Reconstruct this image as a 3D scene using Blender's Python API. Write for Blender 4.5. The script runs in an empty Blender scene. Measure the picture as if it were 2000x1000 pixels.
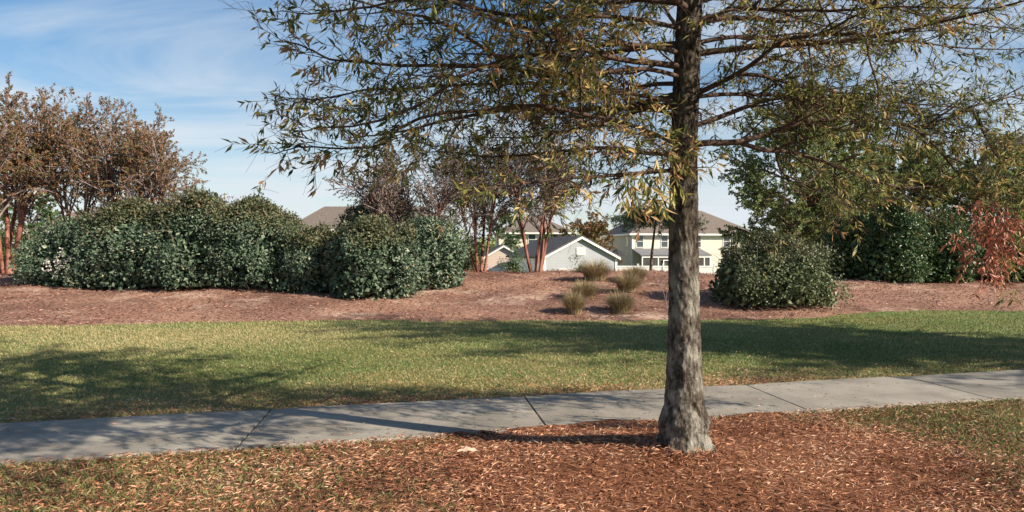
import bpy, math, random
import numpy as np
from mathutils import Vector, Matrix

random.seed(7)
R = np.random.default_rng(11)
sc = bpy.context.scene
COL = sc.collection
PI = math.pi

# ------------------------------------------------------------------ camera, sky, sun, exposure
EYE = 1.55                      # camera height in metres
FPX, HZ = 1450.0, 490.0         # focal length and horizon row, in pixels of the 2000 px photograph
cam_data = bpy.data.cameras.new("camera")
cam = bpy.data.objects.new("camera", cam_data)
COL.objects.link(cam)
cam.location = (0, 0, EYE)
cam.rotation_euler = (math.radians(90 - 0.395), 0, 0)
cam_data.sensor_width = 36
cam_data.lens = 36 * FPX / 2000
cam_data.clip_start = 0.05
cam_data.clip_end = 3000
sc.camera = cam

SUN_EL = math.radians(30)
SUN_AZ = math.atan2(0.90, -0.43)          # clockwise from +Y
sun_dir = Vector((math.cos(SUN_EL) * math.sin(SUN_AZ), math.cos(SUN_EL) * math.cos(SUN_AZ), math.sin(SUN_EL)))
sd = bpy.data.lights.new("sun", 'SUN')
sd.energy = 5.0
sd.angle = math.radians(0.5)
sd.color = (1.0, 0.88, 0.72)
sun = bpy.data.objects.new("sun", sd)
sun.rotation_euler = sun_dir.to_track_quat('Z', 'Y').to_euler()
sun.location = (20, -12, 15)
COL.objects.link(sun)

world = bpy.data.worlds.new("World")
sc.world = world
world.use_nodes = True
wt = world.node_tree
for n in list(wt.nodes):
    wt.nodes.remove(n)
wo = wt.nodes.new('ShaderNodeOutputWorld')
wb = wt.nodes.new('ShaderNodeBackground')
sky = wt.nodes.new('ShaderNodeTexSky')
sky.sky_type = 'NISHITA'
sky.sun_disc = False
sky.sun_elevation = SUN_EL
sky.sun_rotation = SUN_AZ
sky.air_density = 1.0
sky.dust_density = 0.2
sky.ozone_density = 1.6
wb.inputs['Strength'].default_value = 0.050
tc = wt.nodes.new('ShaderNodeTexCoord')
sep = wt.nodes.new('ShaderNodeSeparateXYZ')
wt.links.new(tc.outputs['Generated'], sep.inputs[0])
zc = wt.nodes.new('ShaderNodeMath'); zc.operation = 'MAXIMUM'; zc.inputs[1].default_value = 0.02
wt.links.new(sep.outputs['Z'], zc.inputs[0])
za = wt.nodes.new('ShaderNodeMath'); za.operation = 'ADD'; za.inputs[1].default_value = 0.10
wt.links.new(zc.outputs[0], za.inputs[0])
dx = wt.nodes.new('ShaderNodeMath'); dx.operation = 'DIVIDE'
dy = wt.nodes.new('ShaderNodeMath'); dy.operation = 'DIVIDE'
wt.links.new(sep.outputs['X'], dx.inputs[0]); wt.links.new(za.outputs[0], dx.inputs[1])
wt.links.new(sep.outputs['Y'], dy.inputs[0]); wt.links.new(za.outputs[0], dy.inputs[1])
cb = wt.nodes.new('ShaderNodeCombineXYZ')
wt.links.new(dx.outputs[0], cb.inputs[0]); wt.links.new(dy.outputs[0], cb.inputs[1])
mp = wt.nodes.new('ShaderNodeMapping'); mp.inputs['Scale'].default_value = (0.62, 1.15, 1); mp.inputs['Rotation'].default_value = (0, 0, 0.35)
mp.inputs['Location'].default_value = (1.7, 0.4, 0)
wt.links.new(cb.outputs[0], mp.inputs[0])
n1 = wt.nodes.new('ShaderNodeTexNoise'); n1.inputs['Scale'].default_value = 1.0; n1.inputs['Detail'].default_value = 8
n1.inputs['Roughness'].default_value = 0.58; n1.inputs['Distortion'].default_value = 0.7
wt.links.new(mp.outputs[0], n1.inputs['Vector'])
cr = wt.nodes.new('ShaderNodeValToRGB')
cr.color_ramp.elements[0].position = 0.41; cr.color_ramp.elements[0].color = (0.0, 0.0, 0.0, 1)
cr.color_ramp.elements[1].position = 0.80; cr.color_ramp.elements[1].color = (0.75, 0.75, 0.75, 1)
wt.links.new(n1.outputs['Fac'], cr.inputs[0])
lowc = wt.nodes.new('ShaderNodeMapRange')       # thin cloud sheet is seen edge-on near the horizon and looks denser
lowc.inputs['From Min'].default_value = 0.0; lowc.inputs['From Max'].default_value = 0.34
lowc.inputs['To Min'].default_value = 0.72; lowc.inputs['To Max'].default_value = 0.0
wt.links.new(sep.outputs['Z'], lowc.inputs['Value'])
ad = wt.nodes.new('ShaderNodeMath'); ad.operation = 'ADD'; ad.use_clamp = True
wt.links.new(cr.outputs[0], ad.inputs[0]); wt.links.new(lowc.outputs[0], ad.inputs[1])
mx = wt.nodes.new('ShaderNodeMix'); mx.data_type = 'RGBA'
wt.links.new(ad.outputs[0], mx.inputs[0])
hs = wt.nodes.new('ShaderNodeHueSaturation'); hs.inputs['Saturation'].default_value = 1.55; hs.inputs['Value'].default_value = 1.22
wt.links.new(sky.outputs[0], hs.inputs['Color']); wt.links.new(hs.outputs[0], mx.inputs[6])
mx.inputs[7].default_value = (8.0, 8.6, 9.2, 1)
wt.links.new(mx.outputs[2], wb.inputs['Color'])
wt.links.new(wb.outputs[0], wo.inputs[0])

sc.view_settings.view_transform = 'Standard'
sc.view_settings.look = 'None'
sc.view_settings.exposure = 0.95
sc.view_settings.gamma = 1.0
sc.render.engine = 'CYCLES'
sc.cycles.max_bounces = 6
sc.cycles.diffuse_bounces = 3
sc.cycles.transmission_bounces = 4
sc.cycles.transparent_max_bounces = 4

# ------------------------------------------------------------------ helpers
def W(px, py, Y):
    return np.array(((px - 1000) * Y / FPX, Y, EYE - (py - HZ) * Y / FPX))

def tag(o, label=None, cat=None, group=None, kind=None):
    if label: o['label'] = label
    if cat: o['category'] = cat
    if group: o['group'] = group
    if kind: o['kind'] = kind
    return o

def empty(name, loc, rz=0.0):
    o = bpy.data.objects.new(name, None)
    COL.objects.link(o)
    o.location = loc
    o.rotation_euler = (0, 0, rz)
    o.empty_display_size = 0.2
    return o

def link(name, me, parent=None):
    o = bpy.data.objects.new(name, me)
    COL.objects.link(o)
    if parent is not None:
        o.parent = parent
    return o

def copy_tree(o, parent=None):
    c = o.copy()
    COL.objects.link(c)
    c.parent = parent
    for ch in list(o.children):
        copy_tree(ch, c)
    return c

def raw_mesh(name, V, F, mats, mi=None, tint=None, smooth=False):
    """V (n,3); F (m,k) uniform polygons; one float attribute 'tint' per face."""
    me = bpy.data.meshes.new(name)
    V = np.asarray(V, dtype=np.float32); F = np.asarray(F, dtype=np.int32)
    m, k = F.shape
    me.vertices.add(len(V)); me.vertices.foreach_set('co', V.ravel())
    me.loops.add(m * k); me.loops.foreach_set('vertex_index', F.ravel())
    me.polygons.add(m)
    me.polygons.foreach_set('loop_start', np.arange(0, m * k, k, dtype=np.int32))
    me.polygons.foreach_set('loop_total', np.full(m, k, dtype=np.int32))
    for mt in (mats if isinstance(mats, (list, tuple)) else [mats]):
        me.materials.append(mt)
    if mi is not None:
        me.polygons.foreach_set('material_index', np.asarray(mi, dtype=np.int32))
    me.polygons.foreach_set('use_smooth', np.full(m, smooth, dtype=bool))
    if tint is not None:
        a = me.attributes.new('tint', 'FLOAT', 'FACE')
        a.data.foreach_set('value', np.asarray(tint, dtype=np.float32))
    me.update(calc_edges=True)
    return me

def unit(a):
    return a / np.maximum(np.linalg.norm(a, axis=-1, keepdims=True), 1e-9)

class Tubes:
    def __init__(self): self.V = []; self.F = []; self.n = 0
    def add(self, P, r, sides=5):
        P = np.asarray(P, float); N = len(P)
        T = np.empty_like(P); T[1:-1] = P[2:] - P[:-2]; T[0] = P[1] - P[0]; T[-1] = P[-1] - P[-2]
        T = unit(T)
        m = T.mean(0)
        ref = np.array((0, 0, 1.0)) if abs(m[2]) < 0.75 * np.linalg.norm(m) else np.array((1.0, 0.1, 0))
        A = unit(np.cross(T, ref)); B = np.cross(T, A)
        a = np.arange(sides) * (2 * PI / sides)
        r = np.broadcast_to(np.asarray(r, float), (N,))
        ring = P[:, None, :] + r[:, None, None] * (A[:, None, :] * np.cos(a)[None, :, None] + B[:, None, :] * np.sin(a)[None, :, None])
        self.V.append(ring.reshape(-1, 3))
        i = np.arange(N - 1)[:, None] * sides; j = np.arange(sides)[None, :]; k = (j + 1) % sides
        f = np.stack((i + j, i + k, i + sides + k, i + sides + j), -1).reshape(-1, 4) + self.n
        self.F.append(f)
        self.n += N * sides
    def mesh(self, name, mat):
        return raw_mesh(name, np.concatenate(self.V), np.concatenate(self.F), mat, smooth=True)

class Leaves:
    """many small folded leaves; each one quad from base over two side points to its tip"""
    def __init__(self): self.P = []; self.D = []; self.N = []; self.L = []; self.Wd = []; self.T = []
    def add(self, P, D, L, Wd, T, N=None):
        P = np.atleast_2d(P); n = len(P)
        self.P.append(P); self.D.append(unit(np.broadcast_to(D, (n, 3))))
        if N is None: N = unit(R.normal(size=(n, 3)))
        self.N.append(np.broadcast_to(N, (n, 3)))
        self.L.append(np.broadcast_to(L, (n,))); self.Wd.append(np.broadcast_to(Wd, (n,))); self.T.append(np.broadcast_to(T, (n,)))
    def count(self): return sum(len(p) for p in self.P)
    def arrays(self, mid=0.45, curl=0.0):
        P = np.concatenate(self.P); D = np.concatenate(self.D); N = np.concatenate(self.N)
        L = np.concatenate(self.L)[:, None]; Wd = np.concatenate(self.Wd)[:, None]; T = np.concatenate(self.T)
        S = unit(np.cross(D, N)); U = np.cross(S, D)
        V = np.stack((P, P + D * L * mid + S * Wd * .5 + U * Wd * .18, P + D * L - U * L * curl, P + D * L * mid - S * Wd * .5 + U * Wd * .18), 1)
        F = np.arange(len(P) * 4).reshape(-1, 4)
        return V.reshape(-1, 3), F, T
    def mesh(self, name, mats, mi=None, mid=0.45, curl=0.0):
        V, F, T = self.arrays(mid, curl)
        return raw_mesh(name, V, F, mats, tint=T, mi=mi)

class Boxes:
    def __init__(self): self.V = []; self.F = []; self.n = 0
    def add(self, x0, x1, y0, y1, z0, z1):
        v = np.array([(x, y, z) for z in (z0, z1) for y in (y0, y1) for x in (x0, x1)], float)
        f = np.array([(0, 2, 3, 1), (4, 5, 7, 6), (0, 1, 5, 4), (2, 6, 7, 3), (0, 4, 6, 2), (1, 3, 7, 5)]) + self.n
        self.V.append(v); self.F.append(f); self.n += 8
        return self
    def quad(self, a, b, c, d, th=0.0):
        a, b, c, d = [np.array(q, float) for q in (a, b, c, d)]
        if th:
            nrm = unit(np.cross(b - a, d - a)) * th
            v = np.array([a, b, c, d, a - nrm, b - nrm, c - nrm, d - nrm])
            f = np.array([(0, 1, 2, 3), (7, 6, 5, 4), (0, 4, 5, 1), (1, 5, 6, 2), (2, 6, 7, 3), (3, 7, 4, 0)]) + self.n
            self.V.append(v); self.F.append(f); self.n += 8
        else:
            self.V.append(np.array([a, b, c, d])); self.F.append(np.array([(0, 1, 2, 3)]) + self.n); self.n += 4
        return self
    def build(self, name, mat, parent):
        return link(name, raw_mesh(name, np.concatenate(self.V), np.concatenate(self.F), mat), parent)

# ------------------------------------------------------------------ materials
def new_mat(name):
    m = bpy.data.materials.new(name); m.use_nodes = True
    nt = m.node_tree
    b = nt.nodes['Principled BSDF']
    return m, nt, b

def ramp(nt, stops):
    r = nt.nodes.new('ShaderNodeValToRGB')
    e = r.color_ramp.elements
    while len(e) < len(stops): e.new(0.5)
    for el, (p, c) in zip(e, stops):
        el.position = p; el.color = (*c, 1)
    return r

def noise(nt, scale, detail=5, rough=0.6, mapping=None, dist=0.0, coord='Object'):
    t = nt.nodes.new('ShaderNodeTexCoord')
    n = nt.nodes.new('ShaderNodeTexNoise')
    n.inputs['Scale'].default_value = scale; n.inputs['Detail'].default_value = detail
    n.inputs['Roughness'].default_value = rough; n.inputs['Distortion'].default_value = dist
    if mapping:
        mpn = nt.nodes.new('ShaderNodeMapping'); mpn.inputs['Scale'].default_value = mapping
        nt.links.new(t.outputs[coord], mpn.inputs[0]); nt.links.new(mpn.outputs[0], n.inputs['Vector'])
    else:
        nt.links.new(t.outputs[coord], n.inputs['Vector'])
    return n

def bump(nt, b, height, strength, dist=0.02):
    bn = nt.nodes.new('ShaderNodeBump'); bn.inputs['Strength'].default_value = strength; bn.inputs['Distance'].default_value = dist
    nt.links.new(height, bn.inputs['Height']); nt.links.new(bn.outputs[0], b.inputs['Normal'])
    return bn

def mixc(nt, fac, a, bcol, mode='MIX'):
    m = nt.nodes.new('ShaderNodeMix'); m.data_type = 'RGBA'; m.blend_type = mode
    for sock, v in ((m.inputs[0], fac), (m.inputs[6], a), (m.inputs[7], bcol)):
        if isinstance(v, (int, float)): sock.default_value = v
        elif isinstance(v, tuple): sock.default_value = (*v, 1)
        else: nt.links.new(v, sock)
    return m.outputs[2]

def leaf_mat(name, stops, trans=0.3, rough=0.5, spec=0.35):
    m, nt, b = new_mat(name)
    a = nt.nodes.new('ShaderNodeAttribute'); a.attribute_name = 'tint'
    r = ramp(nt, stops); nt.links.new(a.outputs['Fac'], r.inputs[0])
    nt.links.new(r.outputs[0], b.inputs['Base Color'])
    b.inputs['Roughness'].default_value = rough
    b.inputs['Specular IOR Level'].default_value = spec
    tr = nt.nodes.new('ShaderNodeBsdfTranslucent')
    nt.links.new(r.outputs[0], tr.inputs['Color'])
    ms = nt.nodes.new('ShaderNodeMixShader'); ms.inputs[0].default_value = trans
    nt.links.new(b.outputs[0], ms.inputs[1]); nt.links.new(tr.outputs[0], ms.inputs[2])
    nt.links.new(ms.outputs[0], nt.nodes['Material Output'].inputs[0])
    return m

def noisy_mat(name, stops, scale=4, detail=6, rough=0.85, mapping=None, bstr=0.4, bscale=None, bdist=0.02, spec=0.3):
    m, nt, b = new_mat(name)
    n = noise(nt, scale, detail, 0.65, mapping)
    r = ramp(nt, stops); nt.links.new(n.outputs['Fac'], r.inputs[0])
    nt.links.new(r.outputs[0], b.inputs['Base Color'])
    b.inputs['Roughness'].default_value = rough
    b.inputs['Specular IOR Level'].default_value = spec
    if bstr:
        n2 = noise(nt, bscale or scale * 4, 6, 0.7, mapping)
        bump(nt, b, n2.outputs['Fac'], bstr, bdist)
    return m

def ground_mat(name, fine, patch_a, patch_b, fine_scale, patch_scale, patch_range=(0.42, 0.62), bstr=0.6, bdist=0.03, third=None):
    """fine speckle ramp, tinted by broad patches between two multipliers"""
    m, nt, b = new_mat(name)
    f = noise(nt, fine_scale, 10, 0.8)
    r = ramp(nt, fine); nt.links.new(f.outputs['Fac'], r.inputs[0])
    p = noise(nt, patch_scale, 5, 0.6, dist=0.4)
    pr = ramp(nt, [(patch_range[0], patch_a), (patch_range[1], patch_b)])
    nt.links.new(p.outputs['Fac'], pr.inputs[0])
    out = mixc(nt, 1.0, r.outputs[0], pr.outputs[0], 'MULTIPLY')
    if third:
        sc3, lo, hi, colr = third
        q = noise(nt, sc3, 6, 0.75)
        qr = ramp(nt, [(lo, (0, 0, 0)), (hi, (1, 1, 1))]); nt.links.new(q.outputs['Fac'], qr.inputs[0])
        out = mixc(nt, qr.outputs[0], out, colr)
    nt.links.new(out, b.inputs['Base Color'])
    b.inputs['Roughness'].default_value = 0.95
    b.inputs['Specular IOR Level'].default_value = 0.1
    bump(nt, b, f.outputs['Fac'], bstr, bdist)
    return m, nt, b

M = {}
M['lawn'], _, _ = ground_mat('lawn_grass', [(0.30, (0.050, 0.070, 0.022)), (0.48, (0.135, 0.165, 0.055)), (0.62, (0.24, 0.25, 0.10)), (0.8, (0.36, 0.31, 0.17))],
                             (0.75, 0.95, 0.75), (1.25, 1.02, 0.98), 26, 0.45)
M['mulch'], _, _ = ground_mat('bark_mulch', [(0.28, (0.055, 0.030, 0.022)), (0.45, (0.18, 0.100, 0.072)), (0.60, (0.32, 0.195, 0.145)), (0.78, (0.52, 0.37, 0.29))],
                              (0.78, 0.74, 0.76), (1.42, 1.42, 1.38), 15, 0.22, (0.40, 0.60), 0.9, 0.05,
                              third=(0.33, 0.54, 0.66, (0.56, 0.40, 0.31)))
M['straw'], _, _ = ground_mat('pine_straw', [(0.30, (0.025, 0.011, 0.007)), (0.45, (0.12, 0.048, 0.025)), (0.60, (0.29, 0.13, 0.066)), (0.78, (0.50, 0.26, 0.15))],
                              (0.85, 0.85, 0.85), (1.1, 1.1, 1.1), 38, 1.2)

M['thatch'], _, _ = ground_mat('thatch', [(0.30, (0.045, 0.026, 0.015)), (0.48, (0.16, 0.080, 0.045)), (0.62, (0.30, 0.165, 0.095)), (0.80, (0.44, 0.29, 0.18))],
                              (0.8, 0.8, 0.8), (1.1, 1.1, 1.1), 34, 0.9, third=(1.1, 0.48, 0.68, (0.075, 0.10, 0.030)))
# concrete walk
m, nt, b = new_mat('concrete')
f = noise(nt, 60, 8, 0.75); p = noise(nt, 1.3, 6, 0.6); s_ = noise(nt, 9, 5, 0.6)
r = ramp(nt, [(0.3, (0.22, 0.20, 0.17)), (0.55, (0.31, 0.285, 0.245)), (0.75, (0.40, 0.37, 0.325))]); nt.links.new(f.outputs['Fac'], r.inputs[0])
pr = ramp(nt, [(0.38, (0.70, 0.69, 0.66)), (0.60, (1.08, 1.07, 1.04))]); nt.links.new(p.outputs['Fac'], pr.inputs[0])
o1 = mixc(nt, 1.0, r.outputs[0], pr.outputs[0], 'MULTIPLY')
sr = ramp(nt, [(0.52, (0, 0, 0)), (0.74, (0.6, 0.6, 0.6))]); nt.links.new(s_.outputs['Fac'], sr.inputs[0])
at = nt.nodes.new('ShaderNodeAttribute'); at.attribute_name = 'tint'
o1 = mixc(nt, 1.0, o1, at.outputs['Color'], 'MULTIPLY')
nt.links.new(mixc(nt, sr.outputs[0], o1, (0.20, 0.17, 0.13)), b.inputs['Base Color'])
b.inputs['Roughness'].default_value = 0.9
bump(nt, b, f.outputs['Fac'], 0.35, 0.006)
M['concrete'] = m

# oak bark
m, nt, b = new_mat('oak_bark')
f = noise(nt, 30, 9, 0.78, (1, 1, 0.45)); v = nt.nodes.new('ShaderNodeTexVoronoi'); v.inputs['Scale'].default_value = 34
t = nt.nodes.new('ShaderNodeTexCoord'); mpn = nt.nodes.new('ShaderNodeMapping'); mpn.inputs['Scale'].default_value = (1, 1, 0.4)
nt.links.new(t.outputs['Object'], mpn.inputs[0]); nt.links.new(mpn.outputs[0], v.inputs['Vector'])
r = ramp(nt, [(0.38, (0.014, 0.011, 0.009)), (0.48, (0.060, 0.047, 0.037)), (0.58, (0.135, 0.110, 0.088)), (0.74, (0.27, 0.235, 0.195))])
nt.links.new(f.outputs['Fac'], r.inputs[0])
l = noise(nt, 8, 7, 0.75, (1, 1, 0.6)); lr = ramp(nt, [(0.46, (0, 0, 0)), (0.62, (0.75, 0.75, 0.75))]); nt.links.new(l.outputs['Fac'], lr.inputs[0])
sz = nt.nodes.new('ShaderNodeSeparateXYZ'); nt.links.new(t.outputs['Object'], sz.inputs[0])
hz_ = nt.nodes.new('ShaderNodeMapRange'); hz_.inputs['From Min'].default_value = 1.0; hz_.inputs['From Max'].default_value = 2.1   # lichen fades out upward; the darker upper bark paints in crown shade
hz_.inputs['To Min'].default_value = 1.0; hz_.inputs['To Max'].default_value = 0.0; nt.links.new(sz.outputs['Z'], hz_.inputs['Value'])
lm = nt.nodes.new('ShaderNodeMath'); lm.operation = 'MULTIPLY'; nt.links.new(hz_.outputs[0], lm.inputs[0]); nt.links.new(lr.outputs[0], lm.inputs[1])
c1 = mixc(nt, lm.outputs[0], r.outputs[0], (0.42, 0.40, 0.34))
nt.links.new(c1, b.inputs['Base Color'])
b.inputs['Roughness'].default_value = 0.95; b.inputs['Specular IOR Level'].default_value = 0.1
mm = nt.nodes.new('ShaderNodeMath'); mm.operation = 'ADD'
nt.links.new(f.outputs['Fac'], mm.inputs[0]); nt.links.new(v.outputs['Distance'], mm.inputs[1])
bump(nt, b, mm.outputs[0], 1.0, 0.03)
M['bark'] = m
M['twig'] = noisy_mat('oak_twig_bark', [(0.3, (0.030, 0.019, 0.015)), (0.55, (0.085, 0.052, 0.040)), (0.8, (0.22, 0.15, 0.12))], 18, bstr=0.5, bdist=0.005)
M['myrtle_bark'] = noisy_mat('peeling_red_bark', [(0.32, (0.07, 0.026, 0.020)), (0.5, (0.21, 0.080, 0.055)), (0.70, (0.40, 0.22, 0.16))], 6, mapping=(1, 1, 0.3), bstr=0.5)
M['myrtle_twig'] = noisy_mat('grey_twigs', [(0.3, (0.15, 0.11, 0.105)), (0.7, (0.36, 0.28, 0.265))], 6, bstr=0)
M['brown_bark'] = noisy_mat('brown_bark', [(0.3, (0.05, 0.035, 0.025)), (0.7, (0.20, 0.15, 0.11))], 8, mapping=(1, 1, 0.3))

M['oak_leaf'] = leaf_mat('oak_leaves', [(0.0, (0.035, 0.055, 0.014)), (0.30, (0.105, 0.140, 0.036)), (0.55, (0.29, 0.30, 0.09)), (0.76, (0.52, 0.38, 0.14)), (0.9, (0.64, 0.45, 0.23)), (1.0, (0.26, 0.08, 0.04))], 0.36)
M['red_leaf'] = leaf_mat('dead_oak_leaves', [(0.0, (0.20, 0.05, 0.03)), (0.5, (0.42, 0.13, 0.08)), (0.85, (0.55, 0.26, 0.16)), (1.0, (0.10, 0.11, 0.03))], 0.2)
M['hedge_leaf'] = leaf_mat('hedge_leaves', [(0.0, (0.032, 0.060, 0.036)), (0.4, (0.088, 0.135, 0.082)), (0.8, (0.20, 0.25, 0.165)), (1.0, (0.34, 0.29, 0.18))], 0.12, 0.45, 0.3)
M['hedge_top'] = leaf_mat('browner_hedge_leaves', [(0.0, (0.040, 0.055, 0.028)), (0.45, (0.100, 0.120, 0.055)), (0.8, (0.18, 0.15, 0.08)), (1.0, (0.24, 0.16, 0.09))], 0.15)
M['olive_leaf'] = leaf_mat('olive_shrub_leaves', [(0.0, (0.050, 0.072, 0.032)), (0.4, (0.115, 0.145, 0.065)), (0.8, (0.19, 0.215, 0.11)), (1.0, (0.30, 0.24, 0.15))], 0.15, 0.42)
M['dark_leaf'] = leaf_mat('dark_evergreen_leaves', [(0.0, (0.024, 0.055, 0.018)), (0.5, (0.064, 0.120, 0.040)), (1.0, (0.15, 0.20, 0.075))], 0.12, 0.4, 0.45)
M['tree_leaf'] = leaf_mat('tree_leaves', [(0.0, (0.10, 0.16, 0.05)), (0.5, (0.24, 0.31, 0.10)), (0.85, (0.34, 0.37, 0.15)), (1.0, (0.44, 0.36, 0.17))], 0.38)
M['pine_leaf'] = leaf_mat('pine_needles', [(0.0, (0.025, 0.060, 0.022)), (0.5, (0.06, 0.12, 0.04)), (1.0, (0.13, 0.18, 0.07))], 0.1)
M['myrtle_leaf'] = leaf_mat('russet_myrtle_leaves', [(0.0, (0.055, 0.095, 0.026)), (0.38, (0.12, 0.135, 0.04)), (0.60, (0.26, 0.105, 0.045)), (1.0, (0.42, 0.19, 0.11))], 0.25)
M['myrtle_leaf_dull'] = leaf_mat('dull_myrtle_leaves', [(0.0, (0.045, 0.055, 0.022)), (0.45, (0.095, 0.080, 0.045)), (0.8, (0.17, 0.11, 0.08)), (1.0, (0.28, 0.19, 0.15))], 0.2)
M['petal'] = leaf_mat('white_petals', [(0.0, (0.70, 0.66, 0.62)), (1.0, (0.85, 0.80, 0.78))], 0.3)
M['clump'] = leaf_mat('ornamental_grass_blades', [(0.0, (0.07, 0.085, 0.03)), (0.40, (0.21, 0.19, 0.085)), (0.75, (0.42, 0.31, 0.18)), (1.0, (0.55, 0.42, 0.27))], 0.25)
M['blade'] = leaf_mat('grass_blades', [(0.0, (0.040, 0.080, 0.020)), (0.35, (0.10, 0.145, 0.040)), (0.65, (0.23, 0.235, 0.085)), (1.0, (0.46, 0.37, 0.20))], 0.3)
M['litter'] = leaf_mat('dry_leaf_litter', [(0.0, (0.065, 0.024, 0.013)), (0.3, (0.24, 0.092, 0.048)), (0.62, (0.50, 0.235, 0.125)), (0.9, (0.70, 0.44, 0.28)), (1.0, (0.68, 0.52, 0.38))], 0.1)
M['chips'] = leaf_mat('bark_chips', [(0.0, (0.08, 0.035, 0.025)), (0.5, (0.25, 0.115, 0.08)), (0.85, (0.42, 0.22, 0.16)), (1.0, (0.60, 0.42, 0.32))], 0.05)

def siding(name, col, amt=0.12):
    m, nt, b = new_mat(name)
    t = nt.nodes.new('ShaderNodeTexCoord'); w = nt.nodes.new('ShaderNodeTexWave')
    w.wave_type = 'BANDS'; w.bands_direction = 'Z'; w.wave_profile = 'SAW'; w.inputs['Scale'].default_value = 1.6
    nt.links.new(t.outputs['Object'], w.inputs['Vector'])
    n = noise(nt, 0.9, 5, 0.6)
    r = ramp(nt, [(0.3, tuple(c * (1 - amt) for c in col)), (0.7, col)]); nt.links.new(n.outputs['Fac'], r.inputs[0])
    nt.links.new(r.outputs[0], b.inputs['Base Color']); b.inputs['Roughness'].default_value = 0.6
    bump(nt, b, w.outputs['Fac'], 0.6, 0.02)
    return m
M['cream'] = siding('cream_siding', (0.74, 0.68, 0.56))
M['tan'] = siding('shaded_cream_siding', (0.50, 0.43, 0.35))  # cream siding as it looks in shade, the shade put into the colour
M['grey'] = siding('shaded_grey_siding', (0.38, 0.40, 0.43))  # grey siding darkened to paint in the trees' shade on the gable
M['pink'] = siding('beige_siding', (0.62, 0.50, 0.43))
M['white'] = noisy_mat('white_trim', [(0.3, (0.72, 0.71, 0.68)), (0.7, (0.82, 0.81, 0.79))], 2, bstr=0.05, rough=0.5)
M['roof'] = noisy_mat('brown_shingles', [(0.3, (0.10, 0.080, 0.066)), (0.5, (0.17, 0.138, 0.115)), (0.72, (0.24, 0.20, 0.17))], 7, mapping=(1, 1, 3), bstr=0.6)
M['roof_grey'] = noisy_mat('grey_shingles', [(0.3, (0.11, 0.11, 0.12)), (0.7, (0.25, 0.25, 0.26))], 6, mapping=(1, 1, 3), bstr=0.5)
M['roof_dark'] = noisy_mat('dark_shingles', [(0.3, (0.06, 0.055, 0.055)), (0.7, (0.15, 0.14, 0.135))], 6, mapping=(1, 1, 3), bstr=0.5)
M['blue'] = noisy_mat('blue_paint', [(0.3, (0.035, 0.10, 0.24)), (0.7, (0.05, 0.14, 0.31))], 2, bstr=0.0, rough=0.4)
M['screen'] = noisy_mat('insect_screen', [(0.3, (0.035, 0.033, 0.033)), (0.7, (0.09, 0.085, 0.08))], 1.2, bstr=0.0, rough=0.7)
M['canvas'] = noisy_mat('dark_canvas', [(0.3, (0.02, 0.022, 0.025)), (0.7, (0.045, 0.047, 0.05))], 3, bstr=0.1)
m, nt, b = new_mat('window_glass'); b.inputs['Base Color'].default_value = (0.06, 0.08, 0.09, 1); b.inputs['Roughness'].default_value = 0.08
b.inputs['Specular IOR Level'].default_value = 0.8; M['glass'] = m

# ------------------------------------------------------------------ terrain
_ex = np.array([-60, -14, -10.3, -5.6, 0, 4.5, 7.2, 8.6, 9.6, 13.3, 60.]); _ey = np.array([13, 14.2, 15.1, 16.2, 16.4, 16.5, 17.0, 18.2, 19.0, 19.3, 19.5])
_cx = np.array([-60, -16, -9, 5.0, 10, 17, 60.]); _ch = np.array([.75, .80, .90, .88, .62, .57, .57])
def edgeY(x):
    return np.interp(x, _ex, _ey) + 0.09 * np.sin(x * 1.7 + 1) + 0.05 * np.sin(x * 4.3) + 0.03 * np.sin(x * 11.1 + 2)
def walk_lo(x): return 6.30 + 0.266 * x
def walk_hi(x): return 7.76 + 0.266 * x
TREE = np.array((1.245, 5.42))
def H(x, y):
    x = np.asarray(x, float); y = np.asarray(y, float)
    e = np.interp(x, _ex, _ey); c = 24.8; hc = np.interp(x, _cx, _ch)
    t = np.clip((y - e + 0.3) / (c - e), 0, 1)
    s = np.where(t < 0.12, t * t / 0.24, t - 0.06); s = s / 0.94
    s = np.where(t > 0.85, s - (t - 0.85) ** 2 * 2.0, s)
    h = hc * s
    d = np.clip((y - c) / 11.0, 0, 1); d = d * d * (3 - 2 * d)
    top = hc * (1 / .94 * .94 - 0.045)
    h = np.where(y > c, top + (-1.75 - top) * d, h)
    bed = np.clip((y - e) / 1.5, 0, 1) * np.clip((30 - y) / 5, 0, 1)
    h = h + bed * (0.035 * np.sin(x * .9 + y * .7) + 0.02 * np.sin(x * 2.3 - y * 1.9 + 1) + 0.012 * np.sin(x * 5.1 + y * 4.3))
    lawn = np.clip((y - 7.8 - .27 * x) / 2, 0, 1) * (1 - bed)
    h = h + np.where(y < 30, lawn * 0.02 * np.sin(x * .5 + 1) * np.sin(y * .6), 0)
    r2 = (x - TREE[0]) ** 2 + (y - TREE[1]) ** 2 * 1.3
    h = h + 0.085 * np.exp(-r2 / 0.75)
    front = np.clip((walk_lo(x) - 0.1 - y) / 0.5, 0, 1)
    h = h + front * (0.015 * np.sin(x * 3.1 + y * 2) + 0.02 * np.sin(x * 1.3 - y * 2.1))
    return h

def on_ground(px, py, y0=14.0, y1=34.0):
    """where the view ray through that pixel meets the ground (used once, to read positions off the photograph)"""
    Y = np.linspace(y0, y1, 900); X = (px - 1000) * Y / FPX
    z = EYE - (py - HZ) * Y / FPX
    k = np.argmax(H(X, Y) >= z) if (H(X, Y) >= z).any() else int(np.argmin(np.abs(H(X, Y) - z)))
    return float(X[k]), float(Y[k])

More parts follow.
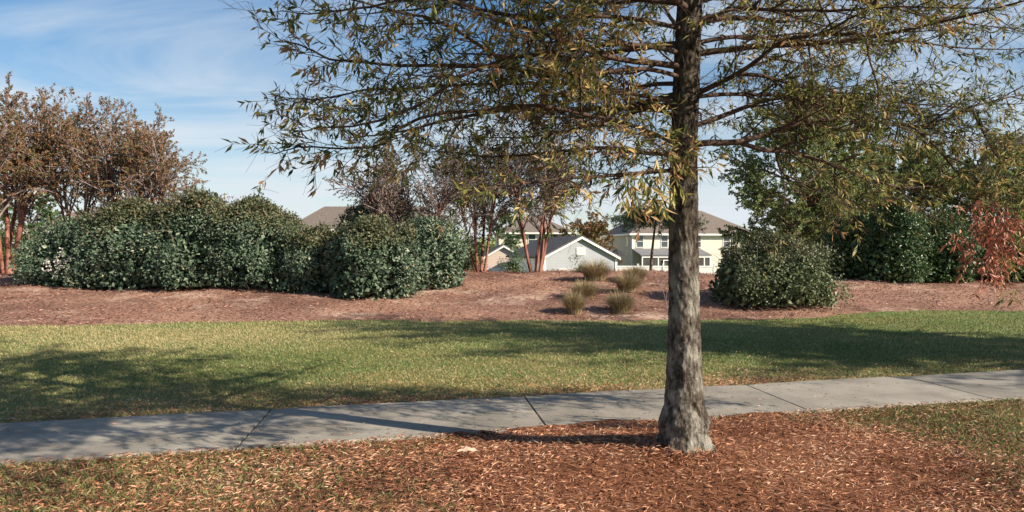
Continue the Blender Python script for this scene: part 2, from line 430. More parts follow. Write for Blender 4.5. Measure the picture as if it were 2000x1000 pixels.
def grid_mesh(name, XS, YS, fz, mat):
    X, Y = np.meshgrid(XS, YS)
    V = np.stack((X, Y, fz(X, Y)), -1).reshape(-1, 3)
    nx, ny = len(XS), len(YS)
    i = (np.arange(ny - 1)[:, None] * nx + np.arange(nx - 1)[None, :])
    F = np.stack((i, i + 1, i + nx + 1, i + nx), -1).reshape(-1, 4)
    return raw_mesh(name, V, F, mat, smooth=True)

far = np.array([20, 26, 36, 55, 90, 160, 300, 600.])
XS = np.concatenate((-far[::-1], np.linspace(-17, 17, 230), far))
YS = np.concatenate((np.array([-600, -250, -100, -40, -15, -5, 0, 2.0]), np.linspace(3, 40, 270), np.array([44, 50, 60, 80, 110, 160, 260, 500, 1200.])))
def ground_h(x, y):
    h = H(x, y)
    inwalk = (y > walk_lo(x) - 0.01) & (y < walk_hi(x) + 0.01)
    return np.where(inwalk, h - 0.04, h)
g = link('ground', grid_mesh('ground', XS, YS, ground_h, M['lawn']))
tag(g, 'mown lawn with green and straw coloured grass', kind='structure')

# mulch bed sheet up and over the berm
us = np.linspace(-32, 32, 420); vs = np.linspace(0, 1, 90) ** 1.2
U, Vv = np.meshgrid(us, vs)
E = edgeY(U); Yb = E + (33 - E) * Vv
V = np.stack((U, Yb, H(U, Yb) + 0.022 * np.clip(Vv * 40, 0.1, 1)), -1).reshape(-1, 3)
i = (np.arange(len(vs) - 1)[:, None] * len(us) + np.arange(len(us) - 1)[None, :])
F = np.stack((i, i + 1, i + len(us) + 1, i + len(us)), -1).reshape(-1, 4)
o = link('mulch_bed', raw_mesh('mulch_bed', V, F, M['mulch'], smooth=True)); tag(o, 'reddish bark mulch over the low berm', kind='structure')

vx = np.linspace(-9, 11, 300); vv = np.linspace(0, 1, 60)
U, Vv = np.meshgrid(vx, vv); Yb = 1.2 + (walk_lo(U) - 0.012 - 1.2) * Vv
V = np.stack((U, Yb, H(U, Yb) + 0.008), -1).reshape(-1, 3)
i = (np.arange(len(vv) - 1)[:, None] * len(vx) + np.arange(len(vx) - 1)[None, :])
F = np.stack((i, i + 1, i + len(vx) + 1, i + len(vx)), -1).reshape(-1, 4)
o = link('verge', raw_mesh('verge', V, F, M['thatch'], smooth=True)); tag(o, 'worn grass verge with brown thatch in front of the footpath', kind='structure')

# straw under the tree: irregular disc, cut by the walk
na, nr = 160, 26
ang = np.linspace(0, 2 * PI, na, endpoint=False)
rad = (2.0 + 0.14 * np.sin(3 * ang + 1) + 0.10 * np.sin(7 * ang) + 0.06 * np.sin(13 * ang + 2) + 0.04 * np.sin(29 * ang))
V = []
for k in range(nr):
    f_ = (k / (nr - 1)) ** 0.8
    x = TREE[0] + 0.1 + np.cos(ang) * rad * f_ * 1.0; y = TREE[1] - 0.15 + np.sin(ang) * rad * f_ * 1.05
    lim = walk_lo(x) + 0.035 * np.sin(x * 9) + 0.02 * np.sin(x * 23) + 0.10 * np.exp(-((x - 0.75) / .45) ** 2)
    y = np.minimum(y, lim)
    V.append(np.stack((x, y, np.maximum(H(x, y) + 0.018 * (1 - f_ ** 6) + 0.004, np.where(y > walk_lo(x) - 0.02, 0.036, -1))), -1))
V = np.concatenate(V)
i = np.arange(nr - 1)[:, None] * na + np.arange(na)[None, :]; j = np.arange(nr - 1)[:, None] * na + (np.arange(na)[None, :] + 1) % na
F = np.stack((i, i + na, j + na, j), -1).reshape(-1, 4)
o = link('straw_bed', raw_mesh('straw_bed', V, F, M['straw'], smooth=True)); tag(o, 'ring of rusty pine straw around the oak', kind='structure')

# concrete walk: slabs parted by joints
jx = [-9.95, -7.45, -4.92, -2.14, 0.31, 2.86, 4.98, 7.3, 9.8, 12.4, 15.0, 17.6, 20.2]
jx = [-15.2, -12.6] + jx
bx_V, bx_F, bx_T, nn = [], [], [], 0
for a, c in zip(jx[:-1], jx[1:]):
    g_ = 0.010
    sk = -0.18
    n = 8
    xs = np.linspace(a + g_, c - g_, n)
    cols = [0, 0.012, 0.5, 0.988, 1.0]
    def pt(x, q, z):
        xx = x + sk * q
        yy = walk_lo(xx) * (1 - q) + walk_hi(xx) * q
        return (xx, yy, z)
    Vs = []
    for x in xs:
        e = 0.010 if (x == xs[0] or x == xs[-1]) else 0
        Vs += [pt(x, 0, -0.10), pt(x, 0, 0.018)] + [pt(x, q, 0.030 - e + 0.002 * math.sin(x * 2)) for q in (0.008, 0.25, 0.5, 0.75, 0.992)] + [pt(x, 1, 0.018), pt(x, 1, -0.10)]
    w = 9
    Fs = [(i * w + j, (i + 1) * w + j, (i + 1) * w + j + 1, i * w + j + 1) for i in range(n - 1) for j in range(w - 1)]
    for i in (0, n - 1):
        b0 = i * w
        Fs += [(b0, b0 + 1, b0 + 7, b0 + 8), (b0 + 1, b0 + 2, b0 + 6, b0 + 7), (b0 + 2, b0 + 3, b0 + 5, b0 + 6)]
    bx_V += Vs; bx_F += [tuple(q + nn for q in f) for f in Fs]; nn += len(Vs)
    bx_T += [random.uniform(.84, 1.06)] * len(Fs)
o = link('sidewalk', raw_mesh('sidewalk', bx_V, bx_F, M['concrete'], tint=bx_T)); tag(o, 'concrete footpath of jointed slabs crossing the grass', kind='structure')

# ------------------------------------------------------------------ ground litter and grass (uncountable)
def scatter(n, x0, x1, y0, y1, dens):
    x = R.uniform(x0, x1, n); y = R.uniform(y0, y1, n)
    keep = R.uniform(size=n) < dens(x, y)
    return x[keep], y[keep]

def lumps(x, y, s, ph=0.0):
    return 0.5 + 0.25 * (np.sin(x * s + 1.3 * np.sin(y * s * .7 + ph)) + np.sin(y * s * 1.2 + 1.7 * np.sin(x * s * .6 + 2 + ph)))

def ringness(x, y):
    return np.clip(1.25 - np.sqrt(((x - TREE[0] - .1) / 2.0) ** 2 + ((y - TREE[1] + .2) / 2.1) ** 2), 0, 1)

lv = Leaves()
def litter_density(x, y):
    d = np.where(y < walk_lo(x) + 0.02, 0.62 + 0.55 * lumps(x, y, 2.1) ** 2 + 1.0 * ringness(x, y), 0.0)
    d = np.where((y >= walk_lo(x) + .02) & (y <= walk_hi(x)), 0.010 + 0.10 * np.exp(-(y - walk_lo(x)) / .05), d)
    over = y - walk_hi(x)
    d = np.where(over > 0, np.exp(-over / 0.50) * (0.40 + .6 * lumps(x, y, 3.0, 1)) + 0.02 * (over < 4), d)
    d = d * np.where(x > 3.0, np.clip(1 - (x - 3.0) * .5, .25, 1), 1) * np.where(x < -1.2, np.clip(1 + (x + 1.2) * .18, .62, 1), 1)
    return np.clip(d, 0, 1)
x, y = scatter(430000, -6.5, 9.0, 3.6, 12.5, litter_density)
n = len(x)
inw = (y >= walk_lo(x)) & (y <= walk_hi(x))
z = np.where(inw, 0.036, H(x, y) + R.uniform(0.006, 0.035, n))
a = R.uniform(0, 2 * PI, n)
D = np.stack((np.cos(a), np.sin(a), R.uniform(-.15, .45, n) * np.where(inw, .2, 1)), -1)
N = unit(np.stack((R.normal(0, .45, n), R.normal(0, .45, n), np.ones(n)), -1))
rg = ringness(x, y)
L = np.where(R.uniform(size=n) < .45 + .45 * rg, R.uniform(.04, .095, n), R.uniform(.025, .06, n))
Wd = np.where(L > .06, R.uniform(.003, .007, n), R.uniform(.006, .013, n))
lv.add(np.stack((x, y, z), -1), D, L, Wd, np.clip(R.beta(2.0, 2.2, n) + .34 * (lumps(x, y, 3.1, 3) - .5) + .16 * (lumps(x, y, 9, 1) - .5), 0, 1), N)
n = 1500; a = R.uniform(0, 2 * PI, n); q = .22 + np.abs(R.normal(0, .09, n)); x = TREE[0] + .03 + np.cos(a) * q; y = TREE[1] + np.sin(a) * q
b_ = R.uniform(0, 2 * PI, n)
lv.add(np.stack((x, y, H(x, y) + R.uniform(.01, .065, n) * np.clip(1.6 - q * 2.4, .3, 1)), -1), np.stack((np.cos(b_), np.sin(b_), R.uniform(-.4, .5, n)), -1), R.uniform(.04, .09, n), R.uniform(.004, .010, n), R.beta(2.0, 2.2, n),
       unit(np.stack((R.normal(0, .45, n), R.normal(0, .45, n), np.ones(n)), -1)))
o = link('fallen_leaves', lv.mesh('fallen_leaves', M['litter'], curl=0.08)); tag(o, 'dry fallen leaves and straw scattered over the grass', kind='stuff')

def blades(name, x, y, h, w, tint, label, mat):
    n = len(x); z = H(x, y) - 0.003
    lean = R.normal(0, .45, (n, 2)); a = R.uniform(0, PI, n)
    S = np.stack((np.cos(a), np.sin(a), np.zeros(n)), -1) * (w[:, None] * .5)
    P = np.stack((x, y, z), -1)
    T = P + np.stack((lean[:, 0] * h, lean[:, 1] * h, h), -1)
    Mi = P + np.stack((lean[:, 0] * h * .3, lean[:, 1] * h * .3, h * .6), -1)
    V = np.stack((P - S, P + S, Mi + S * .8, T), 1).reshape(-1, 3)
    F = np.arange(n * 4).reshape(-1, 4)
    o = link(name, raw_mesh(name, V, F, mat, tint=tint)); tag(o, label, kind='stuff')

def near_d(x, y):
    return np.where(y < walk_lo(x) - .01, np.clip((0.85 - 1.3 * ringness(x, y) - 0.5 * lumps(x, y, 2.1) ** 2) * (1 - .7 * np.exp(-((x + .2) / 1.8) ** 2)) * .8 + .5 * np.clip(x - 3, 0, 1) + .28 * np.clip(-x - 1.6, 0, 1), 0.02, 1), 0)
x, y = scatter(170000, -4.6, 7.5, 3.6, 9.0, near_d)
n = len(x)
tn = np.clip(R.beta(2, 2.2, n) + .12 * (lumps(x, y, 1.4) - .5), 0, 1)
blades('grass', x, y, R.uniform(.02, .055, n), R.uniform(.003, .007, n), tn, 'short green grass growing through the dry leaves', M['blade'])
def lawn_d(x, y):
    return np.where((y > walk_hi(x) + .01) & (y < edgeY(x) + .05) & (np.abs(x) < y * .74 + .6), np.clip(1.25 - y / 16.5, .14, 1) ** 1.2, 0)
x, y = scatter(900000, -13, 14, 7, 19.3, lawn_d)
n = len(x)
tn = np.clip(R.beta(2.2, 2.4, n) + .30 * (lumps(x, y, .8, 2) - .40) + .12 * (lumps(x, y, 3.3, 2) - .5) + .17 * np.clip((y - 10) / 3, 0, 1) - .022 * x + .04 + .42 * np.exp(-(y - walk_hi(x)) / .9), 0, 1)
sc_ = 1 + np.clip(y - 8, 0, 8) * .10
blades('lawn_grass', x, y, R.uniform(.018, .038, n) * (1 + .03 * (y - 8)), R.uniform(.004, .008, n) * sc_, tn, 'mown lawn grass between the footpath and the mulch', M['blade'])

lv = Leaves()
def mul_d(x, y): return np.where((y > edgeY(x) + .03) & (np.abs(x) < y * .74), 1.0, 0) * (0.35 + .65 * lumps(x, y, 1.3))
x, y = scatter(60000, -19, 19, 14.2, 26, mul_d); n = len(x)
a = R.uniform(0, 2 * PI, n)
lv.add(np.stack((x, y, H(x, y) + R.uniform(.022, .06, n)), -1), np.stack((np.cos(a), np.sin(a), R.uniform(-.2, .5, n)), -1), R.uniform(.05, .14, n), R.uniform(.012, .035, n),
       R.beta(2, 2, n), unit(np.stack((R.normal(0, .5, n), R.normal(0, .5, n), np.ones(n)), -1)))
o = link('mulch_chips', lv.mesh('mulch_chips', M['chips'])); tag(o, 'loose bark chips lying over the berm', kind='stuff')

# one big pale leaf that stands out by the walk
x0, y0 = (915 - 1000) * 5.48 / FPX, 5.48
lw = []
for k in range(9):
    t = k / 8; w_ = 0.030 * math.sin(PI * min(1, t * 1.02) ** .8) * (1 + .35 * math.sin(t * 19)) + .002
    for s in (-1, 0, 1):
        lw.append((t * .17 - .085, s * w_, .008 + .018 * abs(s) + .022 * math.sin(t * 3) + .004 * math.sin(t * 17 + s)))
Fl = [(k * 3 + s, k * 3 + 3 + s, k * 3 + 4 + s, k * 3 + 1 + s) for k in range(8) for s in (0, 1)]
me = raw_mesh('fallen_leaf', lw, Fl, M['litter'], tint=np.full(16, .99), smooth=True)
o = link('fallen_leaf', me); o.location = (x0, y0, float(H(x0, y0)) + .035); o.rotation_euler = (0.25, 0, -.12)
tag(o, 'large pale curled leaf lying alone on the rusty litter in front of the footpath', 'leaf')

# ------------------------------------------------------------------ foreground oak
def rand_perp(d):
    v = R.normal(size=3); v -= d * v.dot(d); return v / np.linalg.norm(v)

def leaf_spray(lf, P, dens, L0, tint_fn, droop=0.35, spread=0.9, w=.22):
    """leaves along a twig polyline"""
    seg = np.linalg.norm(P[1:] - P[:-1], axis=1); tot = seg.sum()
    n = max(2, int(tot * dens))
    t = np.sort(R.uniform(0.12, 1.0, n) ** 0.8) * (len(P) - 1.001)
    i = t.astype(int); f = (t - i)[:, None]
    Q = P[i] * (1 - f) + P[i + 1] * f
    D = unit(P[i + 1] - P[i])
    rp = unit(np.cross(D, R.normal(size=(n, 3))))
    LD = unit(D * R.uniform(.3, 1.0, n)[:, None] + rp * spread + np.array((0, 0, -droop)) * R.uniform(.3, 1.8, n)[:, None])
    Ls = L0 * R.uniform(.65, 1.25, n)
    lf.add(Q, LD, Ls, Ls * w * R.uniform(.8, 1.25, n), tint_fn(n))

def wander(p, d, L, seg, jit, up):
    n = max(2, int(round(L / seg))); P = [np.array(p, float)]; d = np.array(d, float)
    for k in range(n):
        d = d + R.normal(0, jit, 3); d[2] += up
        d /= np.linalg.norm(d)
        P.append(P[-1] + d * (L / n))
    return np.array(P)

def smooth_poly(P, m=6):
    P = np.asarray(P, float)
    n = len(P); out = []
    for i in range(n - 1):
        p0 = P[max(i - 1, 0)]; p1 = P[i]; p2 = P[i + 1]; p3 = P[min(i + 2, n - 1)]
        for k in range(m):
            t = k / m
            out.append(.5 * ((2 * p1) + (-p0 + p2) * t + (2 * p0 - 5 * p1 + 4 * p2 - p3) * t * t + (-p0 + 3 * p1 - 3 * p2 + p3) * t ** 3))
    out.append(P[-1])
    return np.array(out)

def dress(limb, r0, tb, lf, tint_fn, first=0.12, child=0.75, dens=44, L0=.074, sp=0.15, flat=0.6, twsp=0.085, droop=.35, updrift=0.02, clear=None):
    """side branches and twigs along a limb"""
    seg = np.linalg.norm(limb[1:] - limb[:-1], axis=1); cum = np.concatenate(([0], np.cumsum(seg))); tot = cum[-1]
    s = first * tot; sign = 1
    while s < tot:
        i = min(np.searchsorted(cum, s) - 1, len(limb) - 2); i = max(i, 0)
        f = (s - cum[i]) / seg[i]; p = limb[i] * (1 - f) + limb[i + 1] * f
        d = unit(limb[i + 1] - limb[i]); q = s / tot
        side = unit(np.cross(d, (0, 0, 1.0))) * sign
        bias = R.normal(0, .17)
        tf = lambda n, b0=bias: np.clip(tint_fn(n) + b0, 0, .97)
        sidev = unit(side * flat + rand_perp(d) * (1 - flat) + R.normal(0, .12, 3))
        an = R.uniform(.6, 1.1)
        cd = d * math.cos(an) + sidev * math.sin(an)
        CL = child * (1.05 - .72 * q) * R.uniform(.45, 1.2)
        B = wander(p, cd, CL, .09, .10, updrift)
        rb = max(.0028, min(r0 * (1 - .8 * q) * .5, .0105 * CL + .0015))
        tb.add(B, np.linspace(rb, .0014, len(B)), 4)
        # twigs
        k = 1
        u = .18 * CL; s2 = 1
        cb_ = np.linspace(0, CL, len(B))
        while u < CL:
            ii = min(int(u / CL * (len(B) - 1)), len(B) - 2); p2 = B[ii] + (B[ii + 1] - B[ii]) * (u / CL * (len(B) - 1) - ii)
            d2 = unit(B[ii + 1] - B[ii]); an = R.uniform(.5, 1.15)
            sv = unit(unit(np.cross(d2, (0, 0, 1.0))) * s2 * .5 + rand_perp(d2) * .6)
            tl = R.uniform(.10, .34) * (1.1 - .4 * u / CL)
            Tt = wander(p2, d2 * math.cos(an) + sv * math.sin(an), tl, .055, .15, -.01)
            tb.add(Tt, np.linspace(.0021, .0010, len(Tt)), 3)
            if R.uniform() < .93:
                leaf_spray(lf, Tt, dens, L0, tf, droop)
            for _ in range(4):      # bare twiglets
                jj = R.integers(0, len(Tt)); Bt = wander(Tt[jj], unit(d2 * .6 + R.normal(0, .6, 3)), R.uniform(.06, .20), .06, .15, -.01)
                tb.add(Bt, np.linspace(.0012, .0007, len(Bt)), 3)
            u += twsp * R.uniform(.6, 1.5); s2 = -s2
        leaf_spray(lf, B[-3:], dens, L0, tf, droop)
        s += sp * R.uniform(.6, 1.4); sign = -sign

oak = empty('oak_tree', (TREE[0], TREE[1], float(H(TREE[0], TREE[1]))))
tag(oak, 'young oak with narrow gold and olive leaves standing in the ring of pine straw', 'tree')
O = np.array(oak.location)
# trunk: flared, slightly wavering, displaced bark
cz = np.array([-.06, .0, .05, .12, .2, .32, .5, .9, 1.5, 2.2, 2.9, 3.6, 4.6, 6.0, 7.5, 8.8])
crd = np.array([.250, .224, .193, .170, .186, .143, .129, .115, .105, .097, .092, .087, .074, .055, .026, .008])
ccx = np.array([0, 0, 0, 0.005, .01, .012, .012, .012, .010, .012, .035, .06, .05, .02, .05, .0])
zz = np.concatenate((np.linspace(-.06, 4.4, 420), np.linspace(4.42, 8.8, 80)))
na = 84
ang = np.linspace(0, 2 * PI, na, endpoint=False)
rr = np.interp(zz, cz, crd)[:, None]; cxx = np.interp(zz, cz, ccx)[:, None]
flare = np.exp(-np.clip(zz, 0, 9) / .13)[:, None]
lob = 1 + flare * (0.10 * np.cos(3 * ang + .6) + .08 * np.cos(5 * ang + 2) + .05 * np.cos(8 * ang))[None, :]
A_, Z_ = np.meshgrid(ang, zz)
rough = (.30 * np.sin(A_ * 9 + 2.2 * np.sin(Z_ * 7) + 1.1 * np.sin(Z_ * 23)) + .30 * np.sin(A_ * 17 + 1.8 * np.sin(Z_ * 11 + 1)) + .25 * np.sin(Z_ * 61 + 3 * np.sin(A_ * 6)) + .3 * R.normal(size=A_.shape))
rad_ = rr * lob * (1 + .018 * np.sin(Z_ * 2.3 + A_) + .014 * np.sin(Z_ * 5.1 + 2 * A_)) + .0042 * rough
V = np.stack((cxx + np.cos(A_) * rad_, .01 * np.sin(Z_ * .9) + np.sin(A_) * rad_, Z_), -1).reshape(-1, 3)
i = np.arange(len(zz) - 1)[:, None] * na + np.arange(na)[None, :]; j = np.arange(len(zz) - 1)[:, None] * na + (np.arange(na)[None, :] + 1) % na
F = np.stack((i, j, j + na, i + na), -1).reshape(-1, 4)
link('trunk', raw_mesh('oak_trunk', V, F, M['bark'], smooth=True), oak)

def tcol(kind):
    def f(n):
        if kind == 'gold': return np.clip(np.where(R.uniform(size=n) < .52, R.uniform(.60, .96, n), R.uniform(.05, .6, n)), 0, 1)
        if kind == 'green': return np.clip(np.where(R.uniform(size=n) < .12, R.uniform(.62, 1.0, n), .12 + R.beta(2, 2, n) * .56), 0, 1)
        return np.clip(np.where(R.uniform(size=n) < .42, R.uniform(.62, .97, n), R.beta(2, 2, n) * .64), 0, 1)
    return f

def trunk_at(px_y, Y=5.8):
    z = EYE - (px_y - HZ) * Y / FPX
    return np.array((TREE[0] + float(np.interp(z, cz, ccx)), TREE[1], z))

# main limbs, read off the photograph as (column, row, distance) and turned into points in the tree's own space
LIMBS = [
 # going right
 (.034, 'green', [(1345, 285, 5.8), (1380, 279, 5.8), (1447, 276, 5.75), (1511, 255, 5.7), (1575, 238, 5.65), (1660, 229, 5.6), (1745, 242, 5.5), (1809, 246, 5.4), (1894, 208, 5.3), (2000, 183, 5.2), (2110, 165, 5.1)]),
 (.024, 'green', [(1440, 277, 5.75), (1490, 293, 5.7), (1532, 297, 5.6), (1596, 314, 5.5), (1660, 340, 5.4), (1724, 365, 5.3), (1780, 378, 5.2), (1830, 380, 5.1), (1915, 408, 5.0), (1985, 430, 4.9)]),
 (.012, 'green', [(1515, 297, 5.65), (1528, 335, 5.6), (1560, 355, 5.5), (1620, 385, 5.4), (1690, 420, 5.3)]),
 (.026, 'green', [(1345, 250, 5.8), (1405, 229, 5.9), (1450, 212, 6.0), (1503, 195, 6.1), (1554, 193, 6.1), (1617, 208, 6.2), (1702, 234, 6.3), (1787, 246, 6.3), (1880, 262, 6.4), (1990, 300, 6.4)]),
 (.020, 'green', [(1350, 190, 5.8), (1420, 184, 5.7), (1490, 185, 5.5), (1575, 184, 5.4), (1660, 200, 5.3), (1787, 217, 5.2), (1900, 250, 5.0), (1990, 290, 4.9)]),
 (.030, 'mix', [(1350, 182, 5.8), (1371, 178, 5.8), (1413, 157, 5.7), (1456, 132, 5.6), (1490, 110, 5.5), (1532, 81, 5.4), (1596, 68, 5.2), (1660, 38, 5.0), (1702, 17, 4.9), (1740, -30, 4.8)]),
 (.020, 'green', [(1430, 145, 5.7), (1490, 149, 5.9), (1554, 166, 6.0), (1617, 174, 6.1), (1702, 191, 6.3), (1800, 205, 6.4), (1930, 220, 6.5)]),
 (.024, 'green', [(1355, 45, 5.8), (1388, 34, 5.7), (1439, 17, 5.6), (1490, 19, 5.4), (1596, 22, 5.2), (1702, 17, 5.0), (1800, 10, 4.9), (2000, 18, 4.7)]),
 (.022, 'green', [(1345, 88, 5.8), (1450, 72, 5.9), (1600, 84, 6.1), (1750, 82, 6.2), (1900, 96, 6.3), (2060, 92, 6.4)]),
 (.022, 'green', [(1345, 10, 5.8), (1500, -22, 5.9), (1700, 5, 6.0), (1850, 40, 6.0), (2050, 62, 6.0)]),
 (.012, 'green', [(1600, 66, 5.3), (1650, 68, 5.2), (1685, 70, 5.1), (1698, 119, 5.0), (1715, 170, 5.0), (1716, 225, 5.0)]),
 (.014, 'green', [(1780, 245, 5.45), (1830, 290, 5.3), (1870, 340, 5.1), (1905, 385, 5.0), (1940, 430, 4.9)]),
 (.013, 'green', [(1894, 208, 5.3), (1930, 280, 5.1), (1965, 350, 4.9), (1975, 430, 4.8), (1960, 500, 4.7)]),
 # going left
 (.026, 'gold', [(1345, 112, 5.8), (1290, 95, 5.7), (1200, 88, 5.5), (1100, 103, 5.2), (985, 115, 4.9), (940, 91, 4.75), (870, 45, 4.6), (765, 23, 4.5), (674, 0, 4.4), (600, -25, 4.3)]),
 (.022, 'gold', [(1340, 155, 5.8), (1260, 135, 5.6), (1150, 145, 5.4), (1060, 150, 5.3), (985, 133, 5.2), (870, 130, 5.1), (780, 130, 5.0), (700, 122, 5.0), (640, 115, 4.95), (590, 92, 4.9), (540, 80, 4.9), (500, 83, 4.9)]),
 (.020, 'gold', [(1335, 290, 5.8), (1250, 250, 5.6), (1150, 225, 5.4), (1050, 205, 5.2), (960, 212, 5.1), (850, 222, 5.0), (780, 250, 5.0), (747, 280, 5.0), (695, 285, 4.95), (600, 280, 4.9), (548, 290, 4.85), (505, 308, 4.8)]),
 (.017, 'gold', [(1340, 205, 5.8), (1240, 185, 5.7), (1120, 165, 5.6), (985, 165, 5.5), (880, 170, 5.5), (775, 178, 5.45), (712, 182, 5.4), (625, 200, 5.4), (560, 197, 5.4), (525, 210, 5.4)]),
 (.014, 'gold', [(985, 118, 4.95), (900, 150, 4.8), (830, 200, 4.75), (760, 232, 4.7), (690, 250, 4.7), (620, 255, 4.7), (560, 262, 4.7)]),
 (.022, 'mix', [(1335, 300, 5.8), (1270, 300, 5.9), (1180, 290, 6.1), (1080, 300, 6.3), (960, 310, 6.4), (860, 300, 6.5), (770, 310, 6.6)]),
 (.018, 'gold', [(1340, 330, 5.8), (1280, 335, 5.5), (1200, 340, 5.3), (1110, 345, 5.1), (1030, 355, 5.0), (950, 362, 4.9), (880, 372, 4.9)]),
 (.014, 'gold', [(1340, 310, 5.8), (1312, 308, 5.6), (1290, 300, 5.35), (1270, 296, 5.1), (1255, 300, 4.95)]),
 (.024, 'mix', [(1345, 165, 5.8), (1280, 165, 6.1), (1200, 180, 6.4), (1100, 200, 6.8), (1000, 215, 7.1), (900, 205, 7.4), (820, 190, 7.6)]),
 (.024, 'gold', [(1345, 60, 5.8), (1250, 40, 5.6), (1150, 30, 5.4), (1050, 35, 5.2), (950, 20, 5.0), (830, -5, 4.8), (700, 15, 4.7), (600, 25, 4.7), (500, 5, 4.7)]),
 (.016, 'mix', [(1340, 230, 5.8), (1260, 215, 6.0), (1170, 240, 6.1), (1080, 260, 6.3), (980, 265, 6.5), (890, 262, 6.7)]),
]
groups = {'green': Leaves(), 'gold': Leaves(), 'mix': Leaves()}
lf = Leaves()
limb_tubes = []
for li, (r0, kind, pts) in enumerate(LIMBS):
    if li in (0, 1, 2, 4, 6, 11, 12):      # these low limbs lean away from the viewer
        pts = [(a, b_, 5.8 + abs(5.8 - c) * .9) for a, b_, c in pts]
    pts = [(a, b_, c - .38) for a, b_, c in pts]
    P = smooth_poly(np.array([W(*q) for q in pts]), 6)
    P = P + np.cumsum(R.normal(0, .0035, P.shape), axis=0) * np.linspace(0, 1, len(P))[:, None]
    P = P - O
    P = P[:max(8, int(len(P) * .955))]
    tb = Tubes()
    tb.add(P, r0 * .68 * (1 - np.linspace(0, 1, len(P))) ** .9 + .003, 8)
    dress(P, r0, tb, lf, tcol(kind), child=.66 if kind == 'gold' else .76, dens=39, sp=.076, L0=.074 if kind == 'gold' else .062)
    limb_tubes.append(tb)
# the rest of the crown: limbs all round the trunk, rising towards the top
ga = 0.4
for k in range(60):
    z = 2.6 + 5.6 * (k / 60) ** 1.0
    ga += 2.399
    az = ga % (2 * PI)
    if math.sin(az) < -0.55 and z < 4.6 and abs(math.cos(az)) < .5: az += PI
    reach = (2.9 if z < 3.5 else (3.4 if z < 5.6 else 3.4 - (z - 5.6) * .85)) * R.uniform(.75, 1.05)
    if math.sin(az) < -.2: reach *= .78
    el = .08 + .11 * (z - 2.5)
    d = np.array((math.cos(az) * math.cos(el), math.sin(az) * math.cos(el), math.sin(el)))
    P = wander((float(np.interp(z, cz, ccx)), 0, z - O[2]), d, reach, .16, .055, -.006)
    r0 = .012 + .006 * reach
    tb = Tubes(); tb.add(P, np.linspace(r0, .004, len(P)), 6)
    kind = 'gold' if math.cos(az) < -.3 else 'green'
    dress(P, r0, tb, lf, tcol(kind), child=.8, dens=30 if z < 3.5 else 86, sp=.17 if z < 3.5 else .13, twsp=.10)
    limb_tubes.append(tb)
# limbs over the viewer's side, above the top of the frame: they throw the dappled shade on the left of the walk
for k in range(15):
    z = 3.3 + 2.3 * k / 15
    az = R.uniform(-1.45, -.72) if k % 3 else R.uniform(-2.5, -1.5)
    d = np.array((math.cos(az), math.sin(az), .16))
    P = wander((float(np.interp(z, cz, ccx)), 0, z - O[2]), unit(d), R.uniform(3.1, 4.0), .16, .05, -.002)
    tb = Tubes(); tb.add(P, np.linspace(.028, .004, len(P)), 6)
    dress(P, .028, tb, lf, tcol('gold'), child=.8, dens=88, sp=.12, twsp=.10, first=.35)
    limb_tubes.append(tb)
for tb in limb_tubes:
    link('branch', tb.mesh('branch', M['twig']), oak)
# the dead red spray at the end of the lowest branch
lr = Leaves(); tb = Tubes()
for (px, py, Y) in [(a, b_, c + .35) for a, b_, c in [(1905, 405, 5.0), (1935, 420, 4.95), (1970, 415, 4.9), (1990, 440, 4.85), (1925, 450, 4.9), (1955, 470, 4.85), (1915, 490, 4.85), (1960, 395, 4.9), (1900, 440, 4.9), (1985, 410, 4.8), (1940, 500, 4.8)]]:
    for _ in range(10):
        B = wander(W(px + R.uniform(-42, 42), py + R.uniform(-26, 34), Y + R.uniform(-.2, .2)) - O, unit(np.array((R.uniform(-.6, .6), R.uniform(-.5, .3), -.55))), R.uniform(.12, .28), .06, .15, -.06)
        tb.add(B, np.linspace(.003, .001, len(B)), 3)
        leaf_spray(lr, B, 46, .055, lambda n: R.beta(2, 1.8, n), .6, w=.25)
link('branch', tb.mesh('dead_twigs', M['twig']), oak)
o = link('dead_leaves', lr.mesh('dead_leaves', M['red_leaf']), oak); o['label'] = 'cluster of dead red leaves at a drooping branch end'
for (px, py, Y, n_) in [(1955, 520, 4.75, 6), (1985, 470, 4.7, 7), (1975, 300, 4.8, 10), (1930, 330, 4.9, 8), (1985, 240, 4.7, 8), (1860, 300, 5.0, 8), (1262, 322, 5.0, 10), (1300, 330, 4.9, 6), (1235, 325, 5.0, 6)]:
    if px > 1400: Y = 11.1 - Y
    else: Y -= .38
    for _ in range(n_):
        B = wander(W(px + R.uniform(-30, 30), py + R.uniform(-35, 35), Y + R.uniform(-.2, .2)) - O, unit(np.array((R.uniform(-.5, .5), R.uniform(-.6, .3), -.6))), R.uniform(.10, .25), .06, .12, -.05)
        tb = limb_tubes[0]
        leaf_spray(lf, B, 60, .085, tcol('gold'), .5, w=.20)
link('crown', lf.mesh('oak_leaves', M['oak_leaf'], curl=.10), oak)
print('oak leaves', lf.count())

# its neighbours in the same row, out of frame: they throw the shade on the lawn
for (x, y, rz, lab) in [(12.4, 8.3, 2.2, 'next oak of the row past the right edge of the view, shading the lawn')]:
    c = copy_tree(oak); c.location = (x, y, float(H(x, y))); c.rotation_euler = (0, 0, rz); c.scale = (1.22, 1.22, 1.15)
    c['label'] = lab
    for ch in c.children:
        if ch.get('label'): del ch['label']

